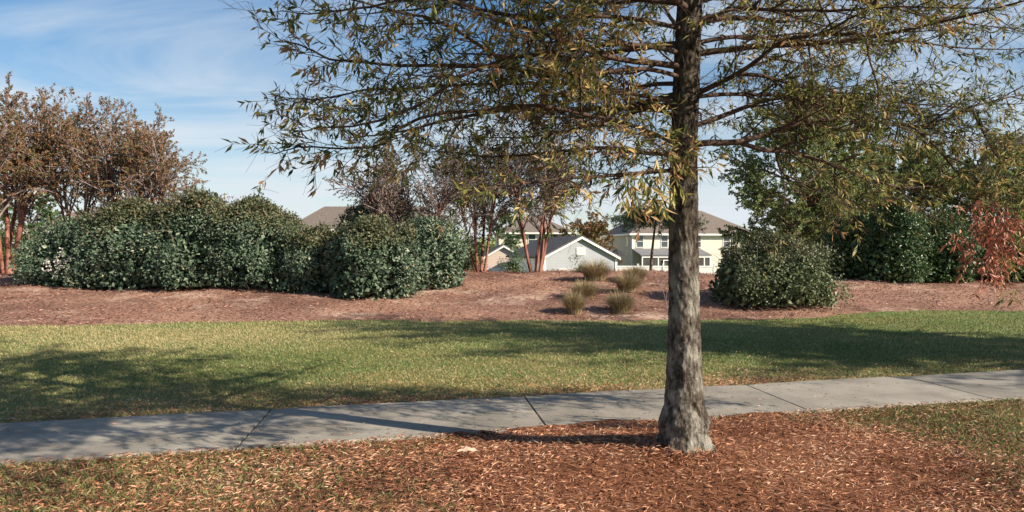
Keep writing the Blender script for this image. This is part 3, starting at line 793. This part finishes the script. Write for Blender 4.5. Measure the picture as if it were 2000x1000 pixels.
# ------------------------------------------------------------------ shrubs of the hedge
def dome_point(n, Rx, Ry, Hh, k=2.6):
    th = R.uniform(0, 2 * PI, n); u = R.uniform(0.03, 1, n) ** .8
    z = Hh * np.sin(u * PI / 2) ** .9
    rr_ = np.clip(1 - (z / Hh) ** k, 0, 1) ** .5 * (0.90 + .10 * np.clip(z / Hh * 3, 0, 1))
    return th, z, rr_

def shrub(name, label, group, px, base_py, wpx, top_py, mat, topmat=None, depth_k=.75, dens=1.0, L=.082, wr=.62, cat='shrub', y_front=None, shoots=4, kk=3.6, seed=0, petals=0, yoff=0.0, clump_r=.30, inset=.72):
    fx, fy = on_ground(px, base_py)
    fy += yoff
    Rx = wpx * .5 * fy / FPX; Ry = Rx * depth_k
    cy = fy + Ry * .9; cx = (px - 1000) * cy / FPX; Rx = wpx * .5 * cy / FPX
    gz = float(H(cx, cy)); ztop = EYE - (top_py - HZ) * cy / FPX; Hh = ztop - gz - .17
    base_drop = gz - float(H(cx, fy))
    root = empty(name, (cx, cy, gz)); tag(root, label, cat, group)
    lf = Leaves()
    area = 2 * PI * Rx * Ry * .8 + PI * (Rx + Ry) * Hh * .8
    nclump = int(area * 9)
    th, z, r_ = dome_point(nclump, Rx, Ry, Hh, kk)
    bul = 1 + R.normal(0, .035, nclump) + .12 * np.sin(3 * th + seed) + .08 * np.sin(5 * th + 2 * seed + z * 2) + .05 * np.sin(z * 5 + seed)
    ins = R.uniform(inset, 1.0, nclump)
    C = np.stack((np.cos(th) * Rx * r_ * bul * ins, np.sin(th) * Ry * r_ * bul * ins, z * (ins * .15 + .85) * (1 + .06 * np.sin(2 * th + seed))), -1)
    K = max(7, int(area * .85)); thk, zk, rk = dome_point(K, Rx, Ry, Hh, kk)
    MC = np.stack((np.cos(thk) * Rx * rk * .80, np.sin(thk) * Ry * rk * .80, zk * .90), -1)
    near = np.argmin(((C[:, None, :] - MC[None]) ** 2).sum(-1), axis=1)
    C = C * .15 + .85 * (MC[near] + unit(C - MC[near] + R.normal(0, .08, C.shape)) * R.uniform(.26, .46, nclump)[:, None])
    C[:, 2] = np.maximum(C[:, 2], .08)
    Oo = unit(np.stack((np.cos(th) * r_ / Rx, np.sin(th) * r_ / Ry, (z / Hh) ** 2 / Hh * 1.0), -1))
    per = int(66 * dens)
    n = nclump * per
    ci = np.repeat(np.arange(nclump), per)
    dv = unit(R.normal(size=(n, 3)) + Oo[ci] * .7)
    rc = clump_r * R.uniform(.7, 1.25, nclump)
    P = C[ci] + dv * (rc[ci] * R.uniform(.35, 1.0, n) ** .6)[:, None]
    # ground the skirt
    gl = H(P[:, 0] + cx, P[:, 1] + cy) - gz
    P[:, 2] = np.maximum(P[:, 2] + np.minimum(gl, 0) * np.clip(1 - P[:, 2] / Hh, 0, 1), gl + .02)
    LD = unit(dv + R.normal(0, .7, (n, 3)) + np.array((0, 0, -.15)))
    N = unit(Oo[ci] * .9 + dv * .5 + R.normal(0, .45, (n, 3)) + np.array((0, 0, .35)))
    Ls = L * R.uniform(.6, 1.25, n)
    ctint = R.normal(0, .13, nclump)
    T = np.clip(R.beta(2.2, 2.4, n) * .85 + ctint[ci] + .02, 0, 1)
    T = np.where(R.uniform(size=n) < .005, 1.0, T)
    lf.add(P, LD, Ls, Ls * wr, T, N)
    mi = None
    if topmat is not None:
        q = P[:, 2] / Hh + .10 * np.sin(P[:, 0] * 3 + seed) + R.normal(0, .07, n)
        mi = (q > .80).astype(int)
    me = lf.mesh('foliage', [mat, topmat] if topmat else mat, mi=mi)
    link('foliage', me, root)
    # stems from the ground into the crown
    st = Tubes()
    for k in range(9):
        a = 2 * PI * k / 9 + R.uniform(-.3, .3)
        B = wander((math.cos(a) * .12, math.sin(a) * .12, -.05), unit(np.array((math.cos(a) * Rx * .7, math.sin(a) * Ry * .7, Hh))), Hh * R.uniform(.75, .9), .2, .08, .01)
        st.add(B, np.linspace(.03, .008, len(B)), 5)
        for q in range(5):
            i_ = R.integers(1, len(B)); D2 = wander(B[i_], unit(np.array((math.cos(a), math.sin(a), .3)) + R.normal(0, .6, 3)), Rx * .4, .15, .1, 0)
            st.add(D2, np.linspace(.01, .004, len(D2)), 3)
    for k in range(shoots):
        a = R.uniform(0, 2 * PI); q = R.uniform(0, .6)
        B = wander((math.cos(a) * Rx * q, math.sin(a) * Ry * q, Hh * .86), unit(np.array((R.normal(0, .5), R.normal(0, .5), 1.0))), R.uniform(.3, .65), .07, .12, -.03)
        st.add(B, np.linspace(.006, .002, len(B)), 3)
    link('stems', st.mesh('stems', M['brown_bark']), root)
    # dense leafy inside so that nothing behind shows through
    nn_ = int(n * .35); th = R.uniform(0, 2 * PI, nn_); zz_ = R.uniform(0.02, .88, nn_) * Hh
    rmax = np.clip(1 - (zz_ / Hh) ** kk, 0, 1) ** .5
    rad2 = np.sqrt(R.uniform(.1, .62, nn_)) * rmax
    lf2 = Leaves()
    P2 = np.stack((np.cos(th) * Rx * rad2, np.sin(th) * Ry * rad2, zz_), -1)
    lf2.add(P2, R.normal(size=(nn_, 3)), L * 1.9, L * 1.5, R.uniform(0, .8, nn_))
    link('inner_foliage', lf2.mesh('inner_foliage', mat), root)
    if petals:
        lp = Leaves()
        for k in range(petals):
            c0 = np.array((R.normal(0, .22), -Ry * .92, Hh * .42 + R.normal(0, .16)))
            d0 = unit(R.normal(size=(5, 3)) + np.array((0, -1, .3)))
            lp.add(c0 + d0 * .01, d0, .055, .045, R.uniform(0, 1, 5))
        link('blossom', lp.mesh('blossom', M['petal']), root)
    return root

HG = 'evergreen shrubs grown together into a hedge on the berm'
hl, ht = M['hedge_leaf'], M['hedge_top']
shrub('hedge_shrub', 'dark low shrub between the red myrtle trunks and the white flowers', HG, 82, 546, 66, 478, M['dark_leaf'], None, seed=1, shoots=1)
shrub('hedge_shrub', 'evergreen shrub with white blossoms near its foot at the left end of the hedge', HG, 150, 566, 210, 440, hl, None, seed=2, petals=34, shoots=2)
shrub('hedge_shrub', 'hedge shrub in front of the trunk of the leaning russet myrtle', HG, 262, 571, 260, 405, hl, ht, seed=3)
shrub('hedge_shrub', 'tallest rounded hedge shrub with a brownish top, below the end of the russet crown', HG, 385, 574, 265, 388, hl, ht, seed=4)
shrub('hedge_shrub', 'hedge shrub with bare shoots above it against open sky', HG, 500, 574, 240, 402, hl, ht, seed=5, shoots=9)
shrub('hedge_shrub', 'lower hedge shrub in front of the brown hipped roof', HG, 618, 577, 200, 458, hl, ht, seed=6)
shrub('hedge_shrub', 'hedge shrub bulging farthest down the slope towards the lawn', HG, 728, 590, 205, 436, hl, ht, seed=7)
shrub('hedge_shrub', 'last hedge shrub on the slope before the two pruned myrtles', HG, 835, 573, 180, 440, hl, None, seed=8, shoots=2)
shrub('evergreen_bush', 'tall dark bush with brown top rising behind the bulging hedge shrub', HG, 745, 556, 190, 388, M['dark_leaf'], ht, seed=9, yoff=2.0, shoots=8)
shrub('round_shrub', 'big round olive green shrub standing alone at the lawn edge right of the oak trunk', None, 1508, 613, 300, 474, M['olive_leaf'], M['hedge_top'], seed=10, dens=.95, shoots=40, kk=3.0, depth_k=.8, L=.07)
RG = 'dark evergreen bushes at the back of the berm'
shrub('evergreen_bush', 'dark bush right behind the round olive shrub', RG, 1655, 553, 130, 425, M['dark_leaf'], None, seed=11, yoff=.6)
shrub('evergreen_bush', 'tallest dark evergreen bush of the back row, pointed on top', RG, 1745, 557, 170, 396, M['dark_leaf'], None, seed=12, kk=1.5)
shrub('evergreen_bush', 'rounded dark bush between the pointed one and the red dead leaves', RG, 1840, 556, 150, 425, M['dark_leaf'], None, seed=13)
shrub('evergreen_bush', 'low dark bush under the drooping oak branch at the edge of the view', RG, 1985, 556, 150, 478, M['dark_leaf'], None, seed=14)
shrub('evergreen_bush', 'dark bush deep in shade behind the red dead leaves', RG, 1915, 546, 110, 450, M['dark_leaf'], None, seed=15, yoff=.5)
shrub('small_bush', 'twiggy olive bush between the last hedge shrub and the pruned myrtle', 'small bushes before the garages', 908, 533, 50, 470, M['olive_leaf'], M['hedge_top'], seed=18, L=.06, yoff=3, shoots=5)
shrub('small_bush', 'small green bush in front of the beige gable', 'small bushes before the garages', 1001, 533, 34, 492, M['dark_leaf'], None, seed=16, L=.06, yoff=6, shoots=0)
shrub('small_bush', 'small green bush at the crest in front of the grey garage wall', 'small bushes before the garages', 1140, 534, 34, 508, M['olive_leaf'], None, seed=17, L=.05, shoots=0)

# ------------------------------------------------------------------ trees beyond
def grow(tb_list, lf, p, d, L, r, lvl, S):
    P = wander(p, d, L, S['seg'][lvl], S['jit'][lvl], S['up'][lvl])
    tb_list[0 if lvl < S['split'] else 1].add(P, np.linspace(r, r * S['taper'], len(P)), 7 if lvl == 0 else (5 if lvl == 1 else 3))
    if lvl >= S['max']:
        leaf_spray(lf, P, S['dens'], S['L'], S['tint'], S.get('droop', .15), w=S['w'])
        return
    k = S['kids'][lvl]
    for q in range(k):
        t = S['start'][lvl] + (1 - S['start'][lvl]) * (q + R.uniform(.2, 1)) / k
        t = min(t, .999) * (len(P) - 1); i = int(t); pp = P[i] + (P[min(i + 1, len(P) - 1)] - P[i]) * (t - i)
        dd = unit(P[min(i + 1, len(P) - 1)] - P[i] + 1e-6) if i < len(P) - 1 else unit(P[-1] - P[-2])
        an = R.uniform(*S['ang'][lvl])
        cd = dd * math.cos(an) + rand_perp(dd) * math.sin(an)
        cd[2] += S.get('lift', 0)
        grow(tb_list, lf, pp, unit(cd), L * S['ratio'][lvl] * R.uniform(.7, 1.15) * (1.15 - .4 * t / (len(P) - 1)), r * .5, lvl + 1, S)

def myrtle(label, px, base_py, top_py, spread, stems, leafmat, dens, yoff=0, lean=0.0, trunk_r=.055, group='crape myrtles along the crest of the berm', first=1.0, L=.055, fork=1.0, twigmat='myrtle_twig'):
    fx, fy = on_ground(px, base_py); fy += yoff; fx = (px - 1000) * fy / FPX
    gz = float(H(fx, fy)); Ht = EYE - (top_py - HZ) * fy / FPX - gz
    root = empty('crape_myrtle', (fx, fy, gz)); tag(root, label, 'tree', group)
    lf = Leaves(); twigs = Tubes()
    S = dict(seg=[.30, .22, .16, .12], jit=[.05, .09, .12, .16], up=[.008, -.004, -.008, -.02], split=1, taper=.5, max=3, dens=dens, L=L, w=.5, tint=lambda n: R.beta(1.6, 1.6, n),
             kids=[8, 6, 5], start=[.38, .2, .15], ang=[(.35, .75), (.4, .95), (.4, 1.1)], ratio=[.52, .56, .58], lift=.05)
    for k in range(stems):
        a = 2 * PI * k / stems + R.uniform(-.35, .35)
        tb = Tubes()
        q = R.uniform(.35, 1.0)
        d = unit(np.array((math.cos(a) * spread * q + lean, math.sin(a) * spread * q * .8, 1.0)))
        L_ = Ht * R.uniform(.66, .8)
        grow([tb, twigs], lf, (math.cos(a) * .15 * fork, math.sin(a) * .12 * fork, -.05), d, L_, trunk_r * R.uniform(.8, 1.15), 0, S)
        link('trunk', tb.mesh('stem', M['myrtle_bark']), root)
    link('twigs', twigs.mesh('twigs', M[twigmat]), root)
    link('crown', lf.mesh('crown', leafmat), root)
    print('myrtle', label[:20], lf.count())
    return root

myrtle('crape myrtle with thick peeling red trunks at the very edge of the view, russet crown', 12, 536, 195, .34, 7, M['myrtle_leaf'], 68, trunk_r=.085, L=.065)
myrtle('crape myrtle behind the hedge, its russet crown between the edge tree and the wide one', 165, 540, 205, .50, 6, M['myrtle_leaf'], 68, yoff=1.2, L=.065)
myrtle('wide crape myrtle behind the hedge whose russet crown thins out against open sky', 275, 545, 232, .50, 7, M['myrtle_leaf'], 64, yoff=1.5, L=.06)
myrtle('half bare crape myrtle spreading grey twigs above the tall dark bush and the roof', 800, 548, 290, .62, 7, M['myrtle_leaf_dull'], 56, yoff=1.0)
myrtle('pruned crape myrtle with red trunks, nearest the end of the hedge', 938, 532, 268, .36, 6, M['myrtle_leaf_dull'], 52, trunk_r=.048)
myrtle('pruned crape myrtle with red trunks in front of the cream house and grey garage', 1046, 531, 265, .36, 7, M['myrtle_leaf_dull'], 48, trunk_r=.052)

def broadleaf(name, label, px, Y, base_z, top_py, radius, mat, dens, L=.10, group=None, trunk_r=.16, seed=0, kids=(11, 7, 6), flat=False, w=.5, lowest=.25):
    x = (px - 1000) * Y / FPX; Ht = EYE - (top_py - HZ) * Y / FPX - base_z
    root = empty(name, (x, Y, base_z)); tag(root, label, 'tree', group)
    lf = Leaves(); tk = Tubes(); br = Tubes()
    tr = wander((0, 0, -.1), (0, 0, 1.), Ht * .92, .4, .02, 0); tk.add(tr, np.linspace(trunk_r, .03, len(tr)), 8)
    S = dict(seg=[.3, .25, .2, .15], jit=[.07, .1, .12, .15], up=[-.01 if flat else .0, -.01, -.01, -.02], split=9, taper=.45, max=2, dens=dens, L=L, w=w, tint=lambda n: R.beta(2, 2, n),
             kids=list(kids[1:]) + [4], start=[.22, .15, .2], ang=[(.4, 1.0), (.4, 1.1), (.4, 1.2)], ratio=[.45, .5, .5], lift=0.0)
    for k in range(kids[0]):
        q = lowest + (.97 - lowest) * (k + R.uniform(0, 1)) / kids[0]
        i = int(q * (len(tr) - 1)); a = k * 2.4 + seed
        prof = math.sin(PI * min(1, (1 - q) * .95 + .12)) ** .6 if not flat else (1.08 - q) ** .7
        el = .05 if flat else .15 + .75 * q
        d = np.array((math.cos(a) * math.cos(el), math.sin(a) * math.cos(el), math.sin(el)))
        grow([br, br], lf, tr[i], d, radius * prof * R.uniform(.8, 1.1), trunk_r * .35, 0, S)
    link('trunk', tk.mesh('trunk', M['brown_bark']), root)
    link('branch', br.mesh('branch', M['brown_bark']), root)
    link('crown', lf.mesh('crown', mat), root)
    print('broadleaf', label[:24], lf.count())
    return root

BG = 'trees standing beyond the berm'
broadleaf('shade_tree', 'dense evergreen tree past the right edge of the view, its shade lying on the lawn', 1000 + 14.2 / 8.6 * FPX, 8.6, 0.0, HZ - (7.6 - EYE) * FPX / 8.6, 3.0, M['dark_leaf'], 70, L=.13, seed=11, kids=(26, 9, 7), lowest=.30)
broadleaf('shade_tree', 'large loose green tree whose crown rises behind the round olive shrub', 1545, 29, -1.0, 185, 3.1, M['tree_leaf'], 62, L=.10, group=BG, seed=1, kids=(32, 11, 9))
broadleaf('shade_tree', 'greyish green tree beyond the dark bushes, seen through the oak twigs', 1760, 33, -1.5, 290, 2.8, M['tree_leaf'], 75, L=.12, group=BG, seed=2, kids=(26, 10, 8))
broadleaf('shade_tree', 'green tree beyond the berm at the far edge behind the drooping red leaves', 1950, 31, -1.4, 300, 2.6, M['tree_leaf'], 75, L=.12, group=BG, seed=3, kids=(26, 10, 8))
broadleaf('shade_tree', 'broad dark green tree filling the gap between the loose tree and the dark bushes', 1640, 30, -1.2, 350, 2.2, M['tree_leaf'], 80, L=.11, group=BG, seed=7, kids=(26, 10, 8))
broadleaf('pine_tree', 'slim young pine with flat dark green boughs in front of the cream house', 1268, 35, -1.6, 372, 5.6, M['pine_leaf'], 40, L=.15, group=BG, seed=4, flat=True, trunk_r=.11, kids=(18, 8, 7), w=.22, lowest=.86)
broadleaf('far_tree', 'small russet tree between the grey garage and the tan house wall', 1150, 75, -1.75, 438, 3.2, M['myrtle_leaf'], 40, L=.25, group=BG, seed=5, kids=(14, 7, 5))  # the wall is cream, its tan is painted shade
broadleaf('far_tree', 'dark far tree showing between the edge myrtles and the house roof', 60, 48, -1.75, 405, 3.2, M['dark_leaf'], 40, L=.2, group=BG, seed=6, kids=(16, 7, 5))
broadleaf('far_tree', 'dark green tree behind the pruned myrtle and the beige gable', 975, 76, -1.75, 425, 3.4, M['dark_leaf'], 40, L=.2, group=BG, seed=8, kids=(14, 7, 5))

# far woods that close the horizon behind the houses
lf = Leaves()
for k in range(170):
    a = R.uniform(-1.1, 1.1); d_ = R.uniform(150, 185); c = np.array((math.sin(a) * d_, math.cos(a) * d_, -1.75))
    hh = R.uniform(5, 8.5); rr_ = R.uniform(4, 7); n = 260
    dv = unit(R.normal(size=(n, 3))) * (R.uniform(.3, 1, n) ** .5)[:, None]
    lf.add(c + dv * np.array((rr_, rr_, hh * .5)) + np.array((0, 0, hh * .5)), R.normal(size=(n, 3)), 1.1, .8, np.clip(R.beta(2, 2, n) + R.normal(0, .1), 0, 1))
o = link('treeline', lf.mesh('treeline', M['tree_leaf'])); tag(o, 'far off woods along the horizon behind the houses', kind='stuff')

# ------------------------------------------------------------------ ornamental grass clumps
def clump(label, px, base_py, hpx, wpx):
    x, y = on_ground(px, base_py); gz = float(H(x, y)) + .01
    h = hpx * y / FPX; w = 1.5 * wpx * y / FPX
    n = 1500; segs = 5
    a = R.uniform(0, 2 * PI, n); lean = R.uniform(0.08, 1.0, n) ** .6; hh = h * R.uniform(.65, 1.15, n)
    base = np.stack((np.cos(a), np.sin(a), np.zeros(n)), -1) * (R.uniform(0, .22, n) * w)[:, None]
    out = np.stack((np.cos(a), np.sin(a), np.zeros(n)), -1)
    tw = R.normal(0, .35, n); out2 = np.stack((np.cos(a + tw), np.sin(a + tw), np.zeros(n)), -1)
    S = np.stack((-np.sin(a), np.cos(a), np.zeros(n)), -1)
    rows = []
    for k in range(segs + 1):
        t = k / segs
        P = base + out2 * (w * .5 * lean * t ** 1.7)[:, None] + np.array((0, 0, 1.)) * (hh * (t * (1.22 - .10 * lean) - .62 * lean * t ** 2.4))[:, None]
        ww = .007 * (1 - t * .85)
        rows.append(P - S * ww); rows.append(P + S * ww)
    V = np.stack(rows, 1).reshape(-1, 3)
    b_ = np.arange(n)[:, None] * (2 * (segs + 1)) + 2 * np.arange(segs)[None, :]
    F = np.stack((b_, b_ + 1, b_ + 3, b_ + 2), -1).reshape(-1, 4)
    T = np.repeat(np.clip(R.beta(2, 2, n) + .1, 0, 1), segs)
    o = link('grass_clump', raw_mesh('grass_clump', V, F, M['clump'], tint=T)); o.location = (x, y, gz)
    tag(o, label, 'ornamental grass', 'clumps of ornamental grass on the mulch')
clump('largest tan grass clump at the crest in front of the grey garage', 1163, 548, 42, 62)
clump('grass clump at the crest directly in front of the white fence', 1240, 550, 30, 44)
clump('dense greener grass clump just below the one at the fence', 1226, 572, 40, 52)
clump('flat reddish green grass clump halfway down the slope, left of the dense one', 1143, 584, 36, 56)
clump('narrow grass clump lowest and leftmost on the slope near the lawn', 1122, 614, 44, 42)
clump('wide pale grass clump lowest on the slope, closest to the oak trunk', 1212, 612, 42, 54)

x, y = on_ground(1303, 603)
rt = empty('bare_sapling', (x, y, float(H(x, y)))); tag(rt, 'thin leafless pale sapling on the mulch just beside the oak trunk', 'sapling')
for k in range(4):
    tb = Tubes(); B = wander((0, 0, 0), unit(np.array((R.normal(0, .22) - .08, R.normal(0, .2), 1))), R.uniform(.7, 1.1), .12, .07, 0)
    tb.add(B, np.linspace(.011, .004, len(B)), 5)
    for q in range(4):
        C_ = wander(B[R.integers(2, len(B))], unit(np.array((R.normal(0, .6), R.normal(0, .5), .9))), .3, .08, .1, 0); tb.add(C_, np.linspace(.004, .002, len(C_)), 3)
    link('stem', tb.mesh('stem', M['myrtle_twig']), rt)

# ------------------------------------------------------------------ houses beyond the berm
GZ = -1.75
def window(root, x, z, w, h, y=0.0, ax='x', mat='white', mull=True):
    """a sash window on a wall whose face is at local y (ax 'x') or local x (ax 'y')"""
    t = .07
    fr = Boxes()
    def add(bx, u0, u1, z0, z1, d0, d1):
        if ax == 'x': bx.add(u0, u1, y - d1, y - d0, z0, z1)
        else: bx.add(y - d1, y - d0, u0, u1, z0, z1)
    add(fr, x - w / 2 - t, x - w / 2, z - h / 2, z + h / 2, -.02, .05)
    add(fr, x + w / 2, x + w / 2 + t, z - h / 2, z + h / 2, -.02, .05)
    add(fr, x - w / 2 - t, x + w / 2 + t, z + h / 2, z + h / 2 + t, -.02, .06)
    add(fr, x - w / 2 - t - .03, x + w / 2 + t + .03, z - h / 2 - t, z - h / 2, -.02, .09)
    if mull: add(fr, x - w / 2, x + w / 2, z - .025, z + .025, -.01, .03)
    f_ = fr.build('window', M[mat], root)
    pn = Boxes(); add(pn, x - w / 2, x + w / 2, z - h / 2, z + h / 2, -.015, .012); pn.build('pane', M['glass'], f_)

def gable_house(root, w, d, eave, ridge, wallmat, roofmat, over=.3, ridge_along='y'):
    """walls with two gables; ridge runs along local y"""
    V = [(0, 0, 0), (w, 0, 0), (w, d, 0), (0, d, 0), (0, 0, eave), (w, 0, eave), (w, d, eave), (0, d, eave), (w / 2, 0, ridge), (w / 2, d, ridge)]
    me = bpy.data.meshes.new('wall')
    me.from_pydata(V, [], [(0, 1, 5, 8, 4), (2, 3, 7, 9, 6), (1, 2, 6, 5), (3, 0, 4, 7)]); me.materials.append(M[wallmat])
    link('wall', me, root)
    s = (ridge - eave) / (w / 2); th = .12
    rf = Boxes()
    rf.quad((-over, -over, eave - s * over + th), (w / 2, -over, ridge + th), (w / 2, d + over, ridge + th), (-over, d + over, eave - s * over + th), -.1)
    rf.quad((w / 2, -over, ridge + th), (w + over, -over, eave - s * over + th), (w + over, d + over, eave - s * over + th), (w / 2, d + over, ridge + th), -.1)
    ro = rf.build('roof', M[roofmat], root)
    fs = Boxes(); y = -over - .03
    fs.quad((-over, y, eave - s * over - .02), (w / 2, y, ridge - .02), (w / 2, y, ridge + th + .01), (-over, y, eave - s * over + th + .01), .03)
    fs.quad((w / 2, y, ridge - .02), (w + over, y, eave - s * over - .02), (w + over, y, eave - s * over + th + .01), (w / 2, y, ridge + th + .01), .03)
    fs.build('bargeboard', M['white'], ro)
    return ro

def hip_house(root, w, d, eave, ridge, wallmat, roofmat, over=.45, run=None):
    wl = Boxes().add(0, w, 0, d, 0, eave).build('wall', M[wallmat], root)
    run = run or d / 2
    a = (-over, -over, eave); b_ = (w + over, -over, eave); c = (w + over, d + over, eave); e = (-over, d + over, eave)
    r1 = (run, d / 2, ridge); r2 = (w - run, d / 2, ridge)
    me = bpy.data.meshes.new('roof')
    me.from_pydata([a, b_, c, e, r1, r2], [], [(0, 1, 5, 4), (1, 2, 5), (2, 3, 4, 5), (3, 0, 4), (3, 2, 1, 0)]); me.materials.append(M[roofmat])
    ro = link('roof', me, root)
    Boxes().add(-over - .02, w + over + .02, -over - .06, -over - .012, eave - .16, eave + .04).add(-over - .06, -over - .012, -over - .02, d + over, eave - .16, eave + .04).build('fascia', M['white'], ro)
    return ro

# cream two storey house, the shade on its side wall painted tan
X0 = 235 * 85 / FPX
h5 = empty('house', (X0, 85, GZ), math.radians(9.5))
tag(h5, 'two storey cream house with brown roof and screened porch behind the white fence', 'house', 'houses beyond the berm')
hip_house(h5, 15.2, 12, 5.25, 8.3, 'cream', 'roof', run=4.2)
Boxes().add(-.03, -.003, .0, 12, 0, 5.24).build('side_wall', M['tan'], h5)  # tan skin over the cream wall paints in the shade on this side
Boxes().add(-.06, .10, -.06, -.003, 0, 5.1).build('corner_board', M['white'], h5)
Boxes().add(15.12, 15.28, -.06, -.003, 0, 5.1).build('corner_board', M['white'], h5)
for u in (.9, 3.85, 7.9, 11.5): window(h5, u, 4.4, .75, 1.3, y=0)
window(h5, .9 + .9, 4.35, .6, 1.0, y=-.03, ax='y')
window(h5, 7.5, 4.3, .6, 1.0, y=-.03, ax='y')
pr_ = Boxes().quad((-.1, -3.2, 2.75), (8.2, -3.2, 2.75), (8.2, -.01, 3.45), (-.1, -.01, 3.45), -.12).build('porch_roof', M['roof_grey'], h5)
ps = Boxes()
for u in (0.05, 1.9, 3.7, 5.5, 7.3, 8.0): ps.add(u, u + .12, -3.1, -2.98, 0, 2.66)
ps.add(0.05, 8.12, -3.12, -2.96, 2.55, 2.72).add(.05, 8.12, -3.11, -2.97, .9, 1.0)
ps.build('porch_frame', M['white'], h5)
Boxes().add(.05, 8.1, -3.04, -3.03, 0, 2.55).build('porch_screen', M['screen'], h5)
dr = Boxes().add(2.5, 2.6, -3.2, -3.13, 0, 2.2).add(3.3, 3.4, -3.2, -3.13, 0, 2.2).add(2.5, 3.4, -3.2, -3.13, 2.2, 2.3).add(2.6, 3.3, -3.18, -3.14, 1.0, 1.08).build('porch_door', M['white'], h5)

# cream house behind the myrtles
h2 = empty('house', (-1.6, 92, GZ), math.radians(4))
tag(h2, 'cream house showing between the red myrtle trunks above the garages', 'house', 'houses beyond the berm')
hip_house(h2, 9.2, 10, 5.55, 8.0, 'cream', 'roof', run=4)
for u in (1.4, 4.1, 6.9): window(h2, u, 4.7, .85, 1.3)
for u in (2.6, 6.2): window(h2, u, 1.8, .85, 1.3)

# grey garage with white gable trim
h4 = empty('garage', (62 * 50 / FPX, 50, GZ), math.radians(17))
tag(h4, 'grey garage with white gable trim and dark roof at the foot of the berm', 'garage', 'garages beyond the berm')
gable_house(h4, 5.35, 8, 2.80, 4.15, 'grey', 'roof_dark', over=.22)
Boxes().add(-.03, .12, -.05, -.003, 0, 2.75).build('corner_board', M['white'], h4)
Boxes().add(5.23, 5.38, -.05, -.003, 0, 2.75).build('corner_board', M['white'], h4)
Boxes().add(-.03, -.003, 0.02, 8, 0, 2.78).build('side_wall', M['white'], h4)
vt = Boxes()
for k in range(6): vt.add(2.35, 3.0, -.05, -.003, 3.0 + k * .09, 3.06 + k * .09)
vt.build('vent', M['white'], h4)
gd = Boxes()
for k in range(4): gd.add(1.0, 4.4, -.06 - .006 * (k % 2), -.003, .02 + k * .52, .52 + k * .52)
gd.build('door', M['white'], h4)

# beige gabled garage with blue door at its side
h3 = empty('garage', (-52 * 60 / FPX, 60, GZ), math.radians(5))
tag(h3, 'small beige gabled garage with pale door beside the hedge end myrtle', 'garage', 'garages beyond the berm')
gable_house(h3, 2.95, 6, 2.75, 3.62, 'pink', 'roof_dark', over=.2)
gd = Boxes()
for k in range(4): gd.add(.45, 2.3, -.05 - .006 * (k % 2), -.003, .02 + k * .47, .47 + k * .47)
gd.build('door', M['white'], h3)
Boxes().add(2.955, 5.1, 1.0, 4, 0, 3.05).build('side_wing', M['white'], h3)
Boxes().add(3.15, 4.4, .93, .997, 0, 2.15).build('side_door', M['blue'], h3)

# houses behind the hedge
h1 = empty('house', (-17.9, 60, GZ), math.radians(-3))
tag(h1, 'house of which only the brown hipped roof shows above the hedge', 'house', 'houses beyond the berm')
hip_house(h1, 11.5, 9, 5.0, 7.15, 'cream', 'roof', run=1.4)
for u in (2, 5, 8.5): window(h1, u, 3.9, .85, 1.3)
h0 = empty('house', (-37.5, 56, GZ), math.radians(-2))
tag(h0, 'long cream house with brown roof glimpsed through the russet myrtles', 'house', 'houses beyond the berm')
hip_house(h0, 15.2, 10, 4.75, 6.9, 'cream', 'roof', run=3)
for u in (2, 5, 8, 11.5, 14): window(h0, u, 3.4, .85, 1.3)

# white privacy fence
fy = 62.0; fx0 = 196 * fy / FPX; fx1 = 395 * fy / FPX
fe = empty('fence', (fx0, fy, GZ)); tag(fe, 'white vinyl privacy fence in front of the screened porch', 'fence')
npn = 4; pw = (fx1 - fx0) / npn
for k in range(npn + 1):
    Boxes().add(k * pw - .065, k * pw + .065, -.065, .065, 0, 2.16).add(k * pw - .085, k * pw + .085, -.085, .085, 2.163, 2.22).build('post', M['white'], fe)
for k in range(npn):
    p_ = Boxes().add(k * pw + .07, (k + 1) * pw - .07, -.045, .045, 1.92, 2.06).add(k * pw + .07, (k + 1) * pw - .07, -.045, .045, .08, .22)
    q = k * pw + .07
    while q < (k + 1) * pw - .2:
        p_.add(q, q + .17, -.02, .02, .225, 1.915); q += .176
    p_.build('panel', M['white'], fe)

# dark patio umbrella beside the garage roof
ux, uy = 205 * 66 / FPX, 66
um = empty('patio_umbrella', (ux, uy, GZ)); tag(um, 'dark patio umbrella peeking over the corner of the grey garage', 'umbrella')
tb = Tubes(); tb.add(np.array([(0, 0, 0), (0, 0, 1.8), (0, 0, 3.5)]), .03, 8); link('pole', tb.mesh('pole', M['white']), um)
V = [(0, 0, 3.55)] + [(math.cos(k * PI / 4) * .85, math.sin(k * PI / 4) * .85, 2.95 - .0) for k in range(8)] + [(math.cos(k * PI / 4) * .86, math.sin(k * PI / 4) * .86, 2.83) for k in range(8)]
me = bpy.data.meshes.new('canopy'); me.from_pydata(V, [], [(0, 1 + k, 1 + (k + 1) % 8) for k in range(8)] + [(1 + k, 9 + k, 9 + (k + 1) % 8, 1 + (k + 1) % 8) for k in range(8)])
me.materials.append(M['canvas']); link('canopy', me, um)
